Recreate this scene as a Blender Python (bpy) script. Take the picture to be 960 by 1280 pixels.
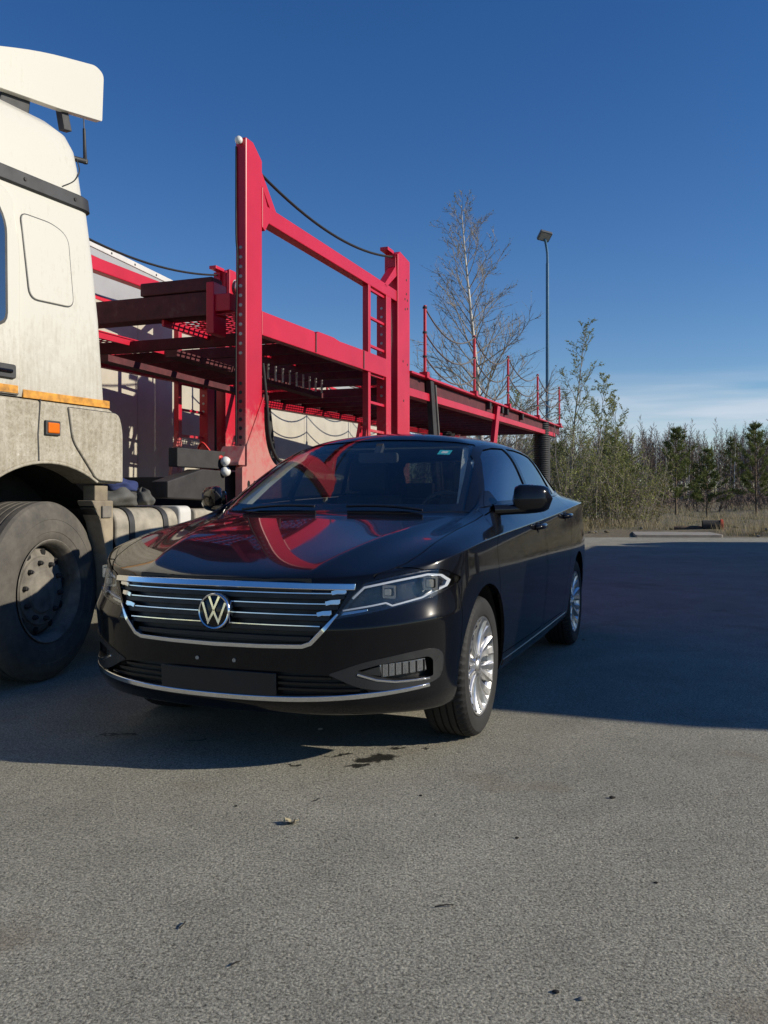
import bpy, bmesh, math, random
from mathutils import Vector, Matrix
from mathutils.bvhtree import BVHTree

random.seed(7)
R = math.radians
scene = bpy.context.scene
COL = scene.collection
for _o in list(bpy.data.objects):
    bpy.data.objects.remove(_o)

# ------------------------------------------------------------------ camera
CAM_H = 1.078
cam_d = bpy.data.cameras.new('camera')
cam = bpy.data.objects.new('camera', cam_d)
COL.objects.link(cam)
cam.location = (0, 0, CAM_H)
cam.rotation_euler = (R(90), 0, 0)
cam_d.sensor_fit = 'HORIZONTAL'
cam_d.sensor_width = 36.0
cam_d.lens = 36.0 * 1100.0 / 960.0
cam_d.shift_y = -17.0 / 960.0
cam_d.clip_start = 0.05
cam_d.clip_end = 3000
scene.camera = cam
scene.render.resolution_x = 768
scene.render.resolution_y = 1024

# ------------------------------------------------------------------ sky and sun
SUN_EL = R(24.0)
SUN_DIR = Vector((1.0, -0.17, 0)).normalized() * math.cos(SUN_EL) + Vector((0, 0, math.sin(SUN_EL)))
SUN_AZ = math.atan2(SUN_DIR.x, SUN_DIR.y)          # clockwise from +Y
world = bpy.data.worlds.new('World')
scene.world = world
world.use_nodes = True
_nt = world.node_tree
_nt.nodes.clear()
_out = _nt.nodes.new('ShaderNodeOutputWorld')
_bg = _nt.nodes.new('ShaderNodeBackground')
_bg.inputs['Strength'].default_value = 0.08
_sky = _nt.nodes.new('ShaderNodeTexSky')
_sky.sky_type = 'NISHITA'
_sky.sun_disc = False
_sky.sun_elevation = SUN_EL
_sky.sun_rotation = SUN_AZ
_sky.altitude = 900
_sky.air_density = 1.0
_sky.dust_density = 0.0
_sky.ozone_density = 2.0
# thin streaks of high cloud low over the horizon, all the way round
_tc = _nt.nodes.new('ShaderNodeTexCoord')
_mp = _nt.nodes.new('ShaderNodeMapping')
_mp.inputs['Scale'].default_value = (1.0, 1.0, 12.0)
_mp.inputs['Location'].default_value = (0.0, 0.0, 0.0)
_nz = _nt.nodes.new('ShaderNodeTexNoise')
_nz.inputs['Scale'].default_value = 2.3
_nz.inputs['Detail'].default_value = 7.0
_nz.inputs['Roughness'].default_value = 0.52
_rp = _nt.nodes.new('ShaderNodeValToRGB')
_rp.color_ramp.elements[0].position = 0.45
_rp.color_ramp.elements[0].color = (0, 0, 0, 1)
_rp.color_ramp.elements[1].position = 0.62
_rp.color_ramp.elements[1].color = (0.9, 0.9, 0.9, 1)
_sp = _nt.nodes.new('ShaderNodeSeparateXYZ')
_rz = _nt.nodes.new('ShaderNodeValToRGB')
_cr = _rz.color_ramp
_cr.elements[0].position = 0.0
_cr.elements[0].color = (0.12, 0.12, 0.12, 1)
_cr.elements[1].position = 0.14
_cr.elements[1].color = (0, 0, 0, 1)
_e = _cr.elements.new(0.088); _e.color = (1, 1, 1, 1)
_e = _cr.elements.new(0.118); _e.color = (0.55, 0.55, 0.55, 1)
_mu = _nt.nodes.new('ShaderNodeMath'); _mu.operation = 'MULTIPLY'
_mx = _nt.nodes.new('ShaderNodeMix'); _mx.data_type = 'RGBA'
_mx.inputs['B'].default_value = (7.6, 8.6, 10.0, 1)
_lk = _nt.links.new
_lk(_tc.outputs['Generated'], _mp.inputs['Vector'])
_lk(_mp.outputs['Vector'], _nz.inputs['Vector'])
_lk(_nz.outputs['Fac'], _rp.inputs['Fac'])
_lk(_tc.outputs['Generated'], _sp.inputs['Vector'])
_lk(_sp.outputs['Z'], _rz.inputs['Fac'])
_lk(_rp.outputs['Color'], _mu.inputs[0])
_lk(_rz.outputs['Color'], _mu.inputs[1])
_lk(_mu.outputs[0], _mx.inputs['Factor'])
_hs = _nt.nodes.new('ShaderNodeHueSaturation')
_hs.inputs['Saturation'].default_value = 1.33
_hs.inputs['Value'].default_value = 1.38
_hs.inputs['Hue'].default_value = 0.512
_lk(_sky.outputs['Color'], _hs.inputs['Color'])
_lk(_hs.outputs['Color'], _mx.inputs['A'])
_lk(_mx.outputs['Result'], _bg.inputs['Color'])
_lk(_bg.outputs['Background'], _out.inputs['Surface'])

_sd = bpy.data.lights.new('sun', 'SUN')
_sd.energy = 5.0
_sd.angle = R(0.53)
_sd.color = (1.0, 0.91, 0.76)
sun = bpy.data.objects.new('sun', _sd)
COL.objects.link(sun)
sun.rotation_euler = SUN_DIR.to_track_quat('Z', 'Y').to_euler()
sun.location = (20, -5, 15)

scene.view_settings.view_transform = 'Standard'
scene.view_settings.look = 'None'
scene.view_settings.gamma = 1.0
scene.view_settings.use_curve_mapping = False
scene.view_settings.exposure = 0.0
scene.render.engine = 'CYCLES'
scene.cycles.max_bounces = 10
scene.cycles.transparent_max_bounces = 24
scene.cycles.caustics_reflective = False
scene.cycles.caustics_refractive = False

# ------------------------------------------------------------------ materials
MATS = {}


class NT:
    """small helper to wire a node tree"""
    def __init__(self, name):
        self.m = bpy.data.materials.new(name)
        self.m.use_nodes = True
        self.t = self.m.node_tree
        self.t.nodes.clear()
        self.out = self.t.nodes.new('ShaderNodeOutputMaterial')
        MATS[name] = self.m

    def n(self, typ, **kw):
        nd = self.t.nodes.new(typ)
        for k, v in kw.items():
            if hasattr(nd, k):
                setattr(nd, k, v)
            else:
                nd.inputs[k.replace('_', ' ')].default_value = v
        return nd

    def l(self, a, b):
        self.t.links.new(a, b)

    def coord(self, which='Object', scale=None):
        c = self.n('ShaderNodeTexCoord').outputs[which]
        if scale is not None:
            mp = self.n('ShaderNodeMapping')
            mp.inputs['Scale'].default_value = scale
            self.l(c, mp.inputs['Vector'])
            c = mp.outputs['Vector']
        return c

    def geo(self):
        return self.n('ShaderNodeNewGeometry').outputs['Position']

    def noise(self, scale, detail=4, rough=0.55, vec=None, dist=0.0):
        nd = self.n('ShaderNodeTexNoise', Scale=scale, Detail=detail, Roughness=rough, Distortion=dist)
        if vec is not None:
            self.l(vec, nd.inputs['Vector'])
        return nd.outputs['Fac']

    def ramp(self, fac, stops):
        nd = self.n('ShaderNodeValToRGB')
        cr = nd.color_ramp
        while len(cr.elements) < len(stops):
            cr.elements.new(0.5)
        for e, (p, c) in zip(cr.elements, stops):
            e.position = p
            if not isinstance(c, (tuple, list)):
                c = (c, c, c)
            e.color = (*c[:3], 1)
        self.l(fac, nd.inputs['Fac'])
        return nd.outputs['Color']

    def mix(self, fac, a, b, blend='MIX'):
        nd = self.n('ShaderNodeMix')
        nd.data_type = 'RGBA'
        nd.blend_type = blend
        for sock, v in ((nd.inputs['Factor'], fac), (nd.inputs['A'], a), (nd.inputs['B'], b)):
            if isinstance(v, (int, float)):
                sock.default_value = v if sock.type == 'VALUE' else (v, v, v, 1)
            elif isinstance(v, (tuple, list)):
                sock.default_value = (*v[:3], 1)
            else:
                self.l(v, sock)
        return nd.outputs['Result']

    def math(self, op, a, b=0.0):
        nd = self.n('ShaderNodeMath')
        nd.operation = op
        for i, v in enumerate((a, b)):
            if isinstance(v, (int, float)):
                nd.inputs[i].default_value = v
            else:
                self.l(v, nd.inputs[i])
        return nd.outputs[0]

    def bump(self, height, strength=0.2, dist=0.01):
        nd = self.n('ShaderNodeBump', Strength=strength, Distance=dist)
        self.l(height, nd.inputs['Height'])
        return nd.outputs['Normal']

    def bsdf(self, color=(.5, .5, .5), rough=.5, metal=0.0, normal=None, coat=0.0, coat_rough=.03, spec=None):
        b = self.n('ShaderNodeBsdfPrincipled')
        for sock, v in (('Base Color', color), ('Roughness', rough), ('Metallic', metal)):
            if isinstance(v, (int, float)):
                b.inputs[sock].default_value = v
            elif isinstance(v, (tuple, list)):
                b.inputs[sock].default_value = (*v[:3], 1)
            else:
                self.l(v, b.inputs[sock])
        b.inputs['Coat Weight'].default_value = coat
        b.inputs['Coat Roughness'].default_value = coat_rough
        if spec is not None:
            b.inputs['Specular IOR Level'].default_value = spec
        if normal is not None:
            self.l(normal, b.inputs['Normal'])
        self.l(b.outputs['BSDF'], self.out.inputs['Surface'])
        return b


def plain(name, color, rough=.5, metal=0.0, var=.12, scale=6.0, bump=0.0, bscale=60.0, coat=0.0, spec=None):
    t = NT(name)
    c = t.coord()
    f = t.noise(scale, 5, .6, c)
    lo = tuple(x * (1 - var) for x in color)
    hi = tuple(min(1, x * (1 + var)) for x in color)
    col = t.ramp(f, [(.3, lo), (.7, hi)])
    rr = t.ramp(t.noise(scale * 2.7, 3, .5, c), [(.3, max(0, rough - .08)), (.7, min(1, rough + .08))])
    nrm = t.bump(t.noise(bscale, 4, .6, c), bump, .004) if bump else None
    t.bsdf(col, rr, metal, nrm, coat, spec=spec)
    return t.m


# ------------------------------------------------------------------ mesh kit
def tag(o, label=None, cat=None, group=None, kind=None):
    if label: o['label'] = label
    if cat: o['category'] = cat
    if group: o['group'] = group
    if kind: o['kind'] = kind
    return o


def empty(name, loc=(0, 0, 0), rz=0.0, parent=None):
    o = bpy.data.objects.new(name, None)
    o.empty_display_size = .2
    o.location = loc
    o.rotation_euler = (0, 0, rz)
    o.parent = parent
    COL.objects.link(o)
    return o


def link_mesh(name, me, parent=None, loc=None, rot=None):
    o = bpy.data.objects.new(name, me)
    o.parent = parent
    if loc is not None: o.location = loc
    if rot is not None: o.rotation_euler = rot
    COL.objects.link(o)
    return o


def copy_tree(o, parent=None):
    c = o.copy()
    COL.objects.link(c)
    c.parent = parent
    for ch in list(o.children):
        copy_tree(ch, c)
    return c


class MB:
    """collects shapes and links them as ONE mesh object"""
    def __init__(self):
        self.v = []
        self.f = []

    def add(self, vs, fs):
        o = len(self.v)
        self.v += [tuple(p) for p in vs]
        self.f += [tuple(i + o for i in q) for q in fs]
        return self

    def box(self, x0, x1, y0, y1, z0, z1):
        return self.add([(x0, y0, z0), (x1, y0, z0), (x1, y1, z0), (x0, y1, z0), (x0, y0, z1), (x1, y0, z1), (x1, y1, z1), (x0, y1, z1)],
                        [(3, 2, 1, 0), (4, 5, 6, 7), (0, 1, 5, 4), (1, 2, 6, 5), (2, 3, 7, 6), (3, 0, 4, 7)])

    def bar(self, a, b, w, h, up=(0, 0, 1)):
        """box beam from a to b, w wide, h high"""
        a, b = Vector(a), Vector(b)
        d = (b - a).normalized()
        up = Vector(up)
        if abs(d.dot(up)) > .98:
            up = Vector((1, 0, 0))
        s = d.cross(up).normalized() * (w / 2)
        t = s.cross(d).normalized() * (h / 2)
        vs = [a - s - t, a + s - t, a + s + t, a - s + t, b - s - t, b + s - t, b + s + t, b - s + t]
        return self.add(vs, [(0, 1, 2, 3), (7, 6, 5, 4), (4, 5, 1, 0), (5, 6, 2, 1), (6, 7, 3, 2), (7, 4, 0, 3)])

    def prism(self, poly, axis, a, b):
        """polygon in the two other axes, extruded along axis from a to b"""
        n = len(poly)
        def P(p, t):
            if axis == 'x': return (t, p[0], p[1])
            if axis == 'y': return (p[0], t, p[1])
            return (p[0], p[1], t)
        vs = [P(p, a) for p in poly] + [P(p, b) for p in poly]
        fs = [tuple(range(n - 1, -1, -1)), tuple(range(n, 2 * n))]
        fs += [(i, (i + 1) % n, n + (i + 1) % n, n + i) for i in range(n)]
        return self.add(vs, fs)

    def tube(self, pts, r, n=8, cap=True):
        pts = [Vector(p) for p in pts]
        m = len(pts)
        rs = r if isinstance(r, (list, tuple)) else [r] * m
        o = len(self.v)
        prev = None
        for i, p in enumerate(pts):
            d = (pts[min(i + 1, m - 1)] - pts[max(i - 1, 0)]).normalized()
            if prev is None:
                up = Vector((0, 0, 1)) if abs(d.z) < .9 else Vector((1, 0, 0))
                s = d.cross(up).normalized()
            else:
                s = (prev - d * prev.dot(d)).normalized()
            prev = s
            t = d.cross(s)
            for k in range(n):
                a = 2 * math.pi * k / n
                self.v.append(tuple(p + (s * math.cos(a) + t * math.sin(a)) * rs[i]))
        for i in range(m - 1):
            for k in range(n):
                k2 = (k + 1) % n
                self.f.append((o + i * n + k, o + i * n + k2, o + (i + 1) * n + k2, o + (i + 1) * n + k))
        if cap and n > 2:
            self.f.append(tuple(o + k for k in range(n - 1, -1, -1)))
            self.f.append(tuple(o + (m - 1) * n + k for k in range(n)))
        return self

    def lathe(self, prof, n=48, axis='y', center=(0, 0, 0), closed=False):
        """profile (r, t) turned round the axis"""
        o = len(self.v)
        m = len(prof)
        for k in range(n):
            a = 2 * math.pi * k / n
            c, s = math.cos(a), math.sin(a)
            for r, t in prof:
                if axis == 'y': p = (r * c, t, r * s)
                elif axis == 'x': p = (t, r * c, r * s)
                else: p = (r * c, r * s, t)
                self.v.append((p[0] + center[0], p[1] + center[1], p[2] + center[2]))
        for k in range(n):
            k2 = (k + 1) % n
            for i in range(m if closed else m - 1):
                j = (i + 1) % m
                self.f.append((o + k * m + i, o + k2 * m + i, o + k2 * m + j, o + k * m + j))
        return self

    def grid(self, P, nu, nv, closed_u=False):
        o = len(self.v)
        for i in range(nu):
            for j in range(nv):
                self.v.append(tuple(P(i, j)))
        for i in range(nu if closed_u else nu - 1):
            for j in range(nv - 1):
                i2 = (i + 1) % nu
                self.f.append((o + i * nv + j, o + i2 * nv + j, o + i2 * nv + j + 1, o + i * nv + j + 1))
        return self

    def mesh(self, name, fix=True):
        me = bpy.data.meshes.new(name)
        me.from_pydata(self.v, [], self.f)
        if fix:
            bm = bmesh.new()
            bm.from_mesh(me)
            bmesh.ops.recalc_face_normals(bm, faces=bm.faces)
            bm.to_mesh(me)
            bm.free()
        me.update()
        return me

    def build(self, name, mat, parent=None, bevel=0.0, smooth=None, seg=2, loc=None, rot=None, sub=0, fix=True):
        me = self.mesh(name, fix)
        if mat is not None:
            me.materials.append(MATS[mat] if isinstance(mat, str) else mat)
        o = link_mesh(name, me, parent, loc, rot)
        if sub:
            md = o.modifiers.new('subdivision', 'SUBSURF')
            md.levels = sub; md.render_levels = sub
            for p in me.polygons: p.use_smooth = True
        if bevel:
            md = o.modifiers.new('bevel', 'BEVEL')
            md.width = bevel
            md.segments = seg
            md.limit_method = 'ANGLE'
            md.angle_limit = R(35)
            md.harden_normals = False
        if smooth:
            for p in me.polygons: p.use_smooth = True
            me.set_sharp_from_angle(angle=R(smooth))
        return o


def catenary(a, b, sag, n=14):
    a, b = Vector(a), Vector(b)
    return [a.lerp(b, i / n) - Vector((0, 0, sag * 4 * (i / n) * (1 - i / n))) for i in range(n + 1)]


def spline(pts, n):
    """Catmull-Rom through the points, n samples per span"""
    P = [Vector(p) for p in pts]
    out = []
    for i in range(len(P) - 1):
        p0, p1, p2, p3 = P[max(i - 1, 0)], P[i], P[i + 1], P[min(i + 2, len(P) - 1)]
        for k in range(n):
            t = k / n
            out.append(.5 * ((2 * p1) + (p2 - p0) * t + (2 * p0 - 5 * p1 + 4 * p2 - p3) * t * t + (3 * p1 - p0 - 3 * p2 + p3) * t ** 3))
    out.append(P[-1])
    return out


def round_poly(poly, r, n=4):
    """round the corners of a polygon"""
    out = []
    m = len(poly)
    for i in range(m):
        p0, p1, p2 = Vector(poly[i - 1]), Vector(poly[i]), Vector(poly[(i + 1) % m])
        rr = r[i] if isinstance(r, (list, tuple)) else r
        d0, d2 = (p0 - p1), (p2 - p1)
        k = min(rr, d0.length * .48, d2.length * .48)
        if k < 1e-5:
            out.append(tuple(p1)); continue
        a, b = p1 + d0.normalized() * k, p1 + d2.normalized() * k
        for j in range(n + 1):
            t = j / n
            out.append(tuple(a * (1 - t) ** 2 + p1 * 2 * t * (1 - t) + b * t * t))
    return out

# ------------------------------------------------------------------ material library
def mat_car_paint():
    t = NT('car_paint')
    c = t.coord()
    dust = t.ramp(t.noise(3.2, 6, .62, c), [(.38, 0.0), (.8, 1.0)])
    speck = t.ramp(t.noise(170, 2, .6, c), [(.60, 0.0), (.72, 1.0)])
    d = t.math('ADD', t.math('MULTIPLY', dust, .006), t.math('MULTIPLY', speck, .010))
    d = t.math('ADD', d, .0005)
    col = t.mix(d, (.0035, .004, .006), (.32, .29, .25))
    rr = t.math('ADD', t.math('MULTIPLY', dust, .10), .18)
    b = t.bsdf(col, rr, 0.0, coat=.9, coat_rough=.025, spec=.05)
    b.inputs['Coat IOR'].default_value = 1.42
    cr = t.math('ADD', t.math('MULTIPLY', dust, .05), .02)
    t.l(cr, b.inputs['Coat Roughness'])


def mat_thin_glass(name, tint, ior=1.5, dirt=.0, rough=0.0):
    """a pane: what passes is tinted, what bounces follows fresnel"""
    t = NT(name)
    tr = t.n('ShaderNodeBsdfTransparent')
    tr.inputs['Color'].default_value = (*tint, 1)
    gl = t.n('ShaderNodeBsdfGlossy', Roughness=rough)
    lw = t.n('ShaderNodeLayerWeight', Blend=.5)
    f0 = ((ior - 1) / (ior + 1)) ** 2
    fr = t.math('ADD', t.math('MULTIPLY', t.math('POWER', lw.outputs['Facing'], 5.0), 1 - f0), f0)
    mx = t.n('ShaderNodeMixShader')
    t.l(fr, mx.inputs[0])
    t.l(tr.outputs[0], mx.inputs[1])
    t.l(gl.outputs[0], mx.inputs[2])
    last = mx.outputs[0]
    if dirt:
        df = t.n('ShaderNodeBsdfDiffuse')
        df.inputs['Color'].default_value = (.35, .32, .27, 1)
        c = t.coord()
        d1 = t.ramp(t.noise(2.5, 5, .6, c), [(.35, .25), (.8, 1.0)])
        d2 = t.ramp(t.noise(120, 2, .5, c), [(.62, 0.0), (.70, 1.0)])
        f = t.math('ADD', t.math('MULTIPLY', d1, dirt), t.math('MULTIPLY', d2, dirt * 3))
        m2 = t.n('ShaderNodeMixShader')
        t.l(f, m2.inputs[0])
        t.l(last, m2.inputs[1])
        t.l(df.outputs[0], m2.inputs[2])
        last = m2.outputs[0]
    t.l(last, t.out.inputs['Surface'])


def mat_dirty_white():
    t = NT('truck_white')
    c = t.coord()
    z = t.n('ShaderNodeSeparateXYZ')
    t.l(c, z.inputs[0])
    # road grime thrown up from the wheel: strong low on the cab, gone at the roof
    hgt = t.n('ShaderNodeMapRange')
    hgt.inputs['From Min'].default_value = 2.25
    hgt.inputs['From Max'].default_value = 1.25
    t.l(z.outputs['Z'], hgt.inputs['Value'])
    big = t.noise(2.6, 7, .68, c)
    fine = t.noise(26, 6, .75, c)
    streak = t.noise(9, 5, .6, t.coord('Object', (5, 5, .7)))
    k = t.math('ADD', t.math('MULTIPLY', hgt.outputs[0], .95), t.math('MULTIPLY', t.math('SUBTRACT', big, .5), 1.0))
    k = t.math('ADD', k, t.math('MULTIPLY', t.math('SUBTRACT', fine, .5), .9))
    k = t.math('ADD', k, t.math('MULTIPLY', t.math('SUBTRACT', streak, .5), .9))
    mudspot = t.ramp(t.noise(70, 3, .6, c), [(.60, 0.0), (.67, 1.0)])
    k = t.math('ADD', k, t.math('MULTIPLY', t.math('MULTIPLY', mudspot, hgt.outputs[0]), .5))
    k = t.ramp(k, [(.12, .03), (.95, .88)])
    grime = t.mix(fine, (.22, .185, .135), (.37, .32, .24))
    col = t.mix(k, (.635, .62, .55), grime)
    rr = t.ramp(k, [(0, .28), (.6, .75)])
    t.bsdf(col, rr, 0, t.bump(fine, .08, .002), coat=.0)


def mat_wing():
    t = NT('truck_wing')
    c = t.coord()
    big = t.noise(3.1, 7, .7, c)
    fine = t.noise(34, 7, .78, c)
    speck = t.ramp(t.noise(95, 3, .6, c), [(.54, 0.0), (.62, 1.0)])
    mud = t.ramp(t.mix(.55, big, fine), [(.36, (.54, .51, .43)), (.50, (.36, .325, .25)), (.64, (.22, .19, .135))])
    col = t.mix(t.math('MULTIPLY', speck, .40), mud, (.16, .135, .10))
    drip = t.ramp(t.noise(8, 6, .65, t.coord('Object', (5, 5, .45))), [(.42, 0.0), (.66, 1.0)])
    col = t.mix(t.math('MULTIPLY', drip, .45), col, (.50, .47, .40))
    scuff = t.ramp(t.noise(7, 8, .8, t.coord('Object', (1, 1, 2.2)), .6), [(.60, 0.0), (.66, 1.0)])
    col = t.mix(t.math('MULTIPLY', scuff, .75), col, (.62, .60, .53))
    t.bsdf(col, .82, 0, t.bump(fine, .35, .004))


def mat_red():
    t = NT('hauler_red')
    c = t.coord()
    big = t.noise(1.7, 6, .6, c)
    fine = t.noise(21, 6, .7, c)
    z = t.n('ShaderNodeSeparateXYZ')
    t.l(t.geo(), z.inputs[0])
    low = t.n('ShaderNodeMapRange')
    low.inputs['From Min'].default_value = 2.2
    low.inputs['From Max'].default_value = 1.45
    t.l(z.outputs['Z'], low.inputs['Value'])
    base = t.ramp(big, [(.3, (.46, .007, .026)), (.7, (.58, .012, .038))])
    k = t.math('ADD', t.math('MULTIPLY', low.outputs[0], .75), t.math('MULTIPLY', t.math('SUBTRACT', fine, .5), 1.1))
    k = t.math('ADD', k, t.math('MULTIPLY', t.math('SUBTRACT', big, .5), .8))
    k = t.ramp(k, [(.32, .0), (.8, .8)])
    col = t.mix(k, base, (.46, .25, .21))
    chips = t.ramp(t.noise(55, 3, .6, c), [(.70, 0.0), (.74, 1.0)])
    col = t.mix(t.math('MULTIPLY', chips, .5), col, (.12, .05, .05))
    t.bsdf(col, t.ramp(k, [(0, .38), (.7, .8)]), 0, t.bump(fine, .07, .002))


def mat_red_shaded():  # hauler red with the shade under the deck painted into its colour
    t = NT('hauler_red_shaded')
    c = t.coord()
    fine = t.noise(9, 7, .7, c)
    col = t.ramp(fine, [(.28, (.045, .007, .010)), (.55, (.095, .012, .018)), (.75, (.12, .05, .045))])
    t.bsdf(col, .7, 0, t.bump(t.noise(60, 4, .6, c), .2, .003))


def mat_rubber():
    t = NT('tyre_rubber')
    c = t.coord()
    d = t.ramp(t.noise(7, 6, .65, c), [(.35, (.008, .008, .008)), (.7, (.020, .019, .018))])
    t.bsdf(d, .72, 0, t.bump(t.noise(130, 3, .6, c), .25, .002))


def mat_truck_rubber():
    t = NT('truck_tyre_rubber')
    c = t.coord()
    d = t.ramp(t.noise(6, 7, .7, c), [(.3, (.055, .052, .047)), (.55, (.11, .10, .085)), (.75, (.17, .15, .125))])
    t.bsdf(d, .85, 0, t.bump(t.noise(70, 4, .65, c), .25, .003))


def mat_asphalt():
    t = NT('asphalt')
    p = t.geo()
    vor = t.n('ShaderNodeTexVoronoi', Scale=120.0)
    vor.feature = 'F1'
    t.l(p, vor.inputs['Vector'])
    sep = t.n('ShaderNodeSeparateColor')
    t.l(vor.outputs['Color'], sep.inputs[0])
    stone = t.ramp(sep.outputs[0], [(0, (.085, .085, .085)), (.22, (.21, .206, .183)), (.7, (.32, .311, .268)), (1, (.46, .445, .375))])
    gap = t.ramp(vor.outputs['Distance'], [(.50, 0.0), (.80, 1.0)])
    fine = t.noise(135, 6, .74, p)
    pit = t.ramp(t.noise(62, 5, .72, p), [(.36, 1.0), (.44, 0.0)])
    col = t.mix(t.math('MULTIPLY', gap, .75), stone, (.060, .060, .062))
    col = t.mix(t.math('MULTIPLY', pit, .85), col, (.025, .025, .026))
    col = t.mix(.62, col, t.ramp(fine, [(.36, (.035, .035, .034)), (.47, (.25, .243, .212)), (.62, (.56, .542, .465))]), 'MIX')
    big = t.noise(.55, 6, .6, p)
    mid = t.noise(3.1, 5, .6, p)
    wear = t.mix(.5, t.ramp(big, [(.3, .74), (.7, 1.30)]), t.ramp(mid, [(.3, .82), (.7, 1.24)]))
    col = t.mix(1.0, col, wear, 'MULTIPLY')
    col = t.mix(1.0, col, (1.0, .988, .925), 'MULTIPLY')
    # faint brownish, dusty patches of old spills
    spots = t.ramp(t.noise(1.7, 3, .5, p), [(.60, 0.0), (.72, 1.0)])
    col = t.mix(t.math('MULTIPLY', spots, .45), col, (.19, .145, .10))
    # oil drips in front of the sedan: soaked in, with ragged soft edges
    sx = t.n('ShaderNodeSeparateXYZ')
    wob = t.n('ShaderNodeTexNoise', Scale=16.0, Detail=5.0, Roughness=.62)
    t.l(p, wob.inputs['Vector'])
    wv = t.n('ShaderNodeVectorMath'); wv.operation = 'SUBTRACT'
    t.l(wob.outputs['Color'], wv.inputs[0]); wv.inputs[1].default_value = (.5, .5, .5)
    ws = t.n('ShaderNodeVectorMath'); ws.operation = 'SCALE'
    t.l(wv.outputs[0], ws.inputs[0]); ws.inputs['Scale'].default_value = .16
    wa = t.n('ShaderNodeVectorMath'); wa.operation = 'ADD'
    t.l(p, wa.inputs[0]); t.l(ws.outputs[0], wa.inputs[1])
    oil = None
    for (px, py), rx, ry, ro in (((470, 948), .10, .045, .45), ((425, 944), .065, .016, .2), ((448, 957), .05, .018, .1), ((368, 957), .026, .012, 0), ((497, 935), .05, .009, -.35), ((391, 1001), .022, .009, .6), ((533, 936), .016, .010, 0), ((150, 918), .10, .016, .1), ((240, 925), .06, .012, .2)):
        gy = 1100 * CAM_H / (py - 623); gx_ = (px - 480) / 1100 * gy
        mp = t.n('ShaderNodeMapping'); mp.vector_type = 'TEXTURE'
        mp.inputs['Location'].default_value = (gx_, gy, 0); mp.inputs['Rotation'].default_value = (0, 0, ro); mp.inputs['Scale'].default_value = (rx, ry, 1)
        t.l(wa.outputs[0], mp.inputs['Vector'])
        ln = t.n('ShaderNodeVectorMath'); ln.operation = 'LENGTH'
        t.l(mp.outputs[0], ln.inputs[0])
        oil = ln.outputs['Value'] if oil is None else t.math('MINIMUM', oil, ln.outputs['Value'])
    om = t.ramp(t.math('MULTIPLY', oil, .5), [(.42, 1.0), (.56, 0.0)])
    col = t.mix(t.math('MULTIPLY', om, .93), col, (.012, .011, .010))
    h = t.math('ADD', t.math('MULTIPLY', vor.outputs['Distance'], -.5), t.math('MULTIPLY', fine, 1.1))
    h = t.math('SUBTRACT', h, t.math('MULTIPLY', pit, .9))
    t.bsdf(col, t.mix(om, (.9, .9, .9), (.45, .45, .45)), 0, t.bump(h, .8, .005), spec=.2)


def mat_soil():
    t = NT('verge_soil')
    p = t.geo()
    a = t.noise(1.1, 7, .68, p)
    b = t.noise(9, 6, .7, p)
    col = t.mix(.5, t.ramp(a, [(.3, (.11, .088, .055)), (.55, (.19, .155, .095)), (.75, (.28, .235, .15))]),
                t.ramp(b, [(.3, (.05, .042, .026)), (.7, (.21, .175, .11))]))
    g = t.ramp(t.noise(.45, 5, .6, p), [(.5, 0.0), (.7, .55)])
    col = t.mix(g, col, (.085, .095, .035))
    t.bsdf(col, .95, 0, t.bump(b, .8, .05))


def mat_chrome(name, col=(.82, .83, .84), rough=.08):
    t = NT(name)
    c = t.coord()
    rr = t.ramp(t.noise(30, 4, .6, c), [(.4, rough), (.75, rough + .12)])
    t.bsdf(col, rr, 1.0)


def mat_wood_bark(name, dark, pale, scale=7):
    t = NT(name)
    p = t.coord('Object', (1, 1, .35))
    f = t.noise(scale, 6, .7, p)
    t.bsdf(t.ramp(f, [(.35, dark), (.55, pale)]), .9, 0, t.bump(f, .3, .01))


def mat_leaf(name, lo, hi, scale=.9):
    t = NT(name)
    p = t.geo()
    f = t.mix(.5, t.noise(scale, 5, .65, p), t.noise(scale * 14, 3, .6, p))
    col = t.ramp(f, [(.32, lo), (.68, hi)])
    b = t.bsdf(col, .75, spec=.2)
    tl = t.n('ShaderNodeBsdfTranslucent')
    t.l(col, tl.inputs['Color'])
    mx = t.n('ShaderNodeMixShader')
    mx.inputs[0].default_value = .3
    t.l(b.outputs[0], mx.inputs[1])
    t.l(tl.outputs[0], mx.inputs[2])
    t.l(mx.outputs[0], t.out.inputs['Surface'])


mat_car_paint()
mat_thin_glass('windshield_glass', (.93, .96, .95), 1.45, .006)
mat_thin_glass('side_glass', (.42, .45, .46), 4.2, .012)
mat_thin_glass('lamp_lens', (.93, .94, .95), 1.5, .008)
mat_dirty_white(); mat_wing(); mat_red(); mat_red_shaded(); mat_rubber(); mat_truck_rubber(); mat_asphalt(); mat_soil()
mat_chrome('chrome'); mat_chrome('brushed_alloy', (.66, .66, .66), .34); mat_chrome('lamp_reflector', (.55, .57, .6), .12)
plain('black_plastic', (.012, .012, .013), .42, bump=.05)
plain('gloss_black', (.006, .006, .007), .12)
plain('satin_grey_plastic', (.026, .027, .029), .32, bump=.04)
plain('lamp_black', (.010, .010, .012), .22)
plain('light_guide', (.72, .74, .77), .12, var=.04)
plain('wheel_well', (.010, .010, .010), .9)
plain('interior_dark', (.040, .040, .043), .75, bump=.1)
plain('interior_light', (.48, .48, .45), .8)
plain('sticker_cyan', (.05, .48, .55), .5, var=.05)
plain('sticker_white', (.75, .78, .80), .5, var=.05)
plain('orange_lamp', (.75, .16, .01), .2)
plain('orange_tape', (.60, .27, .03), .5, var=.45, scale=24)
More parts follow.
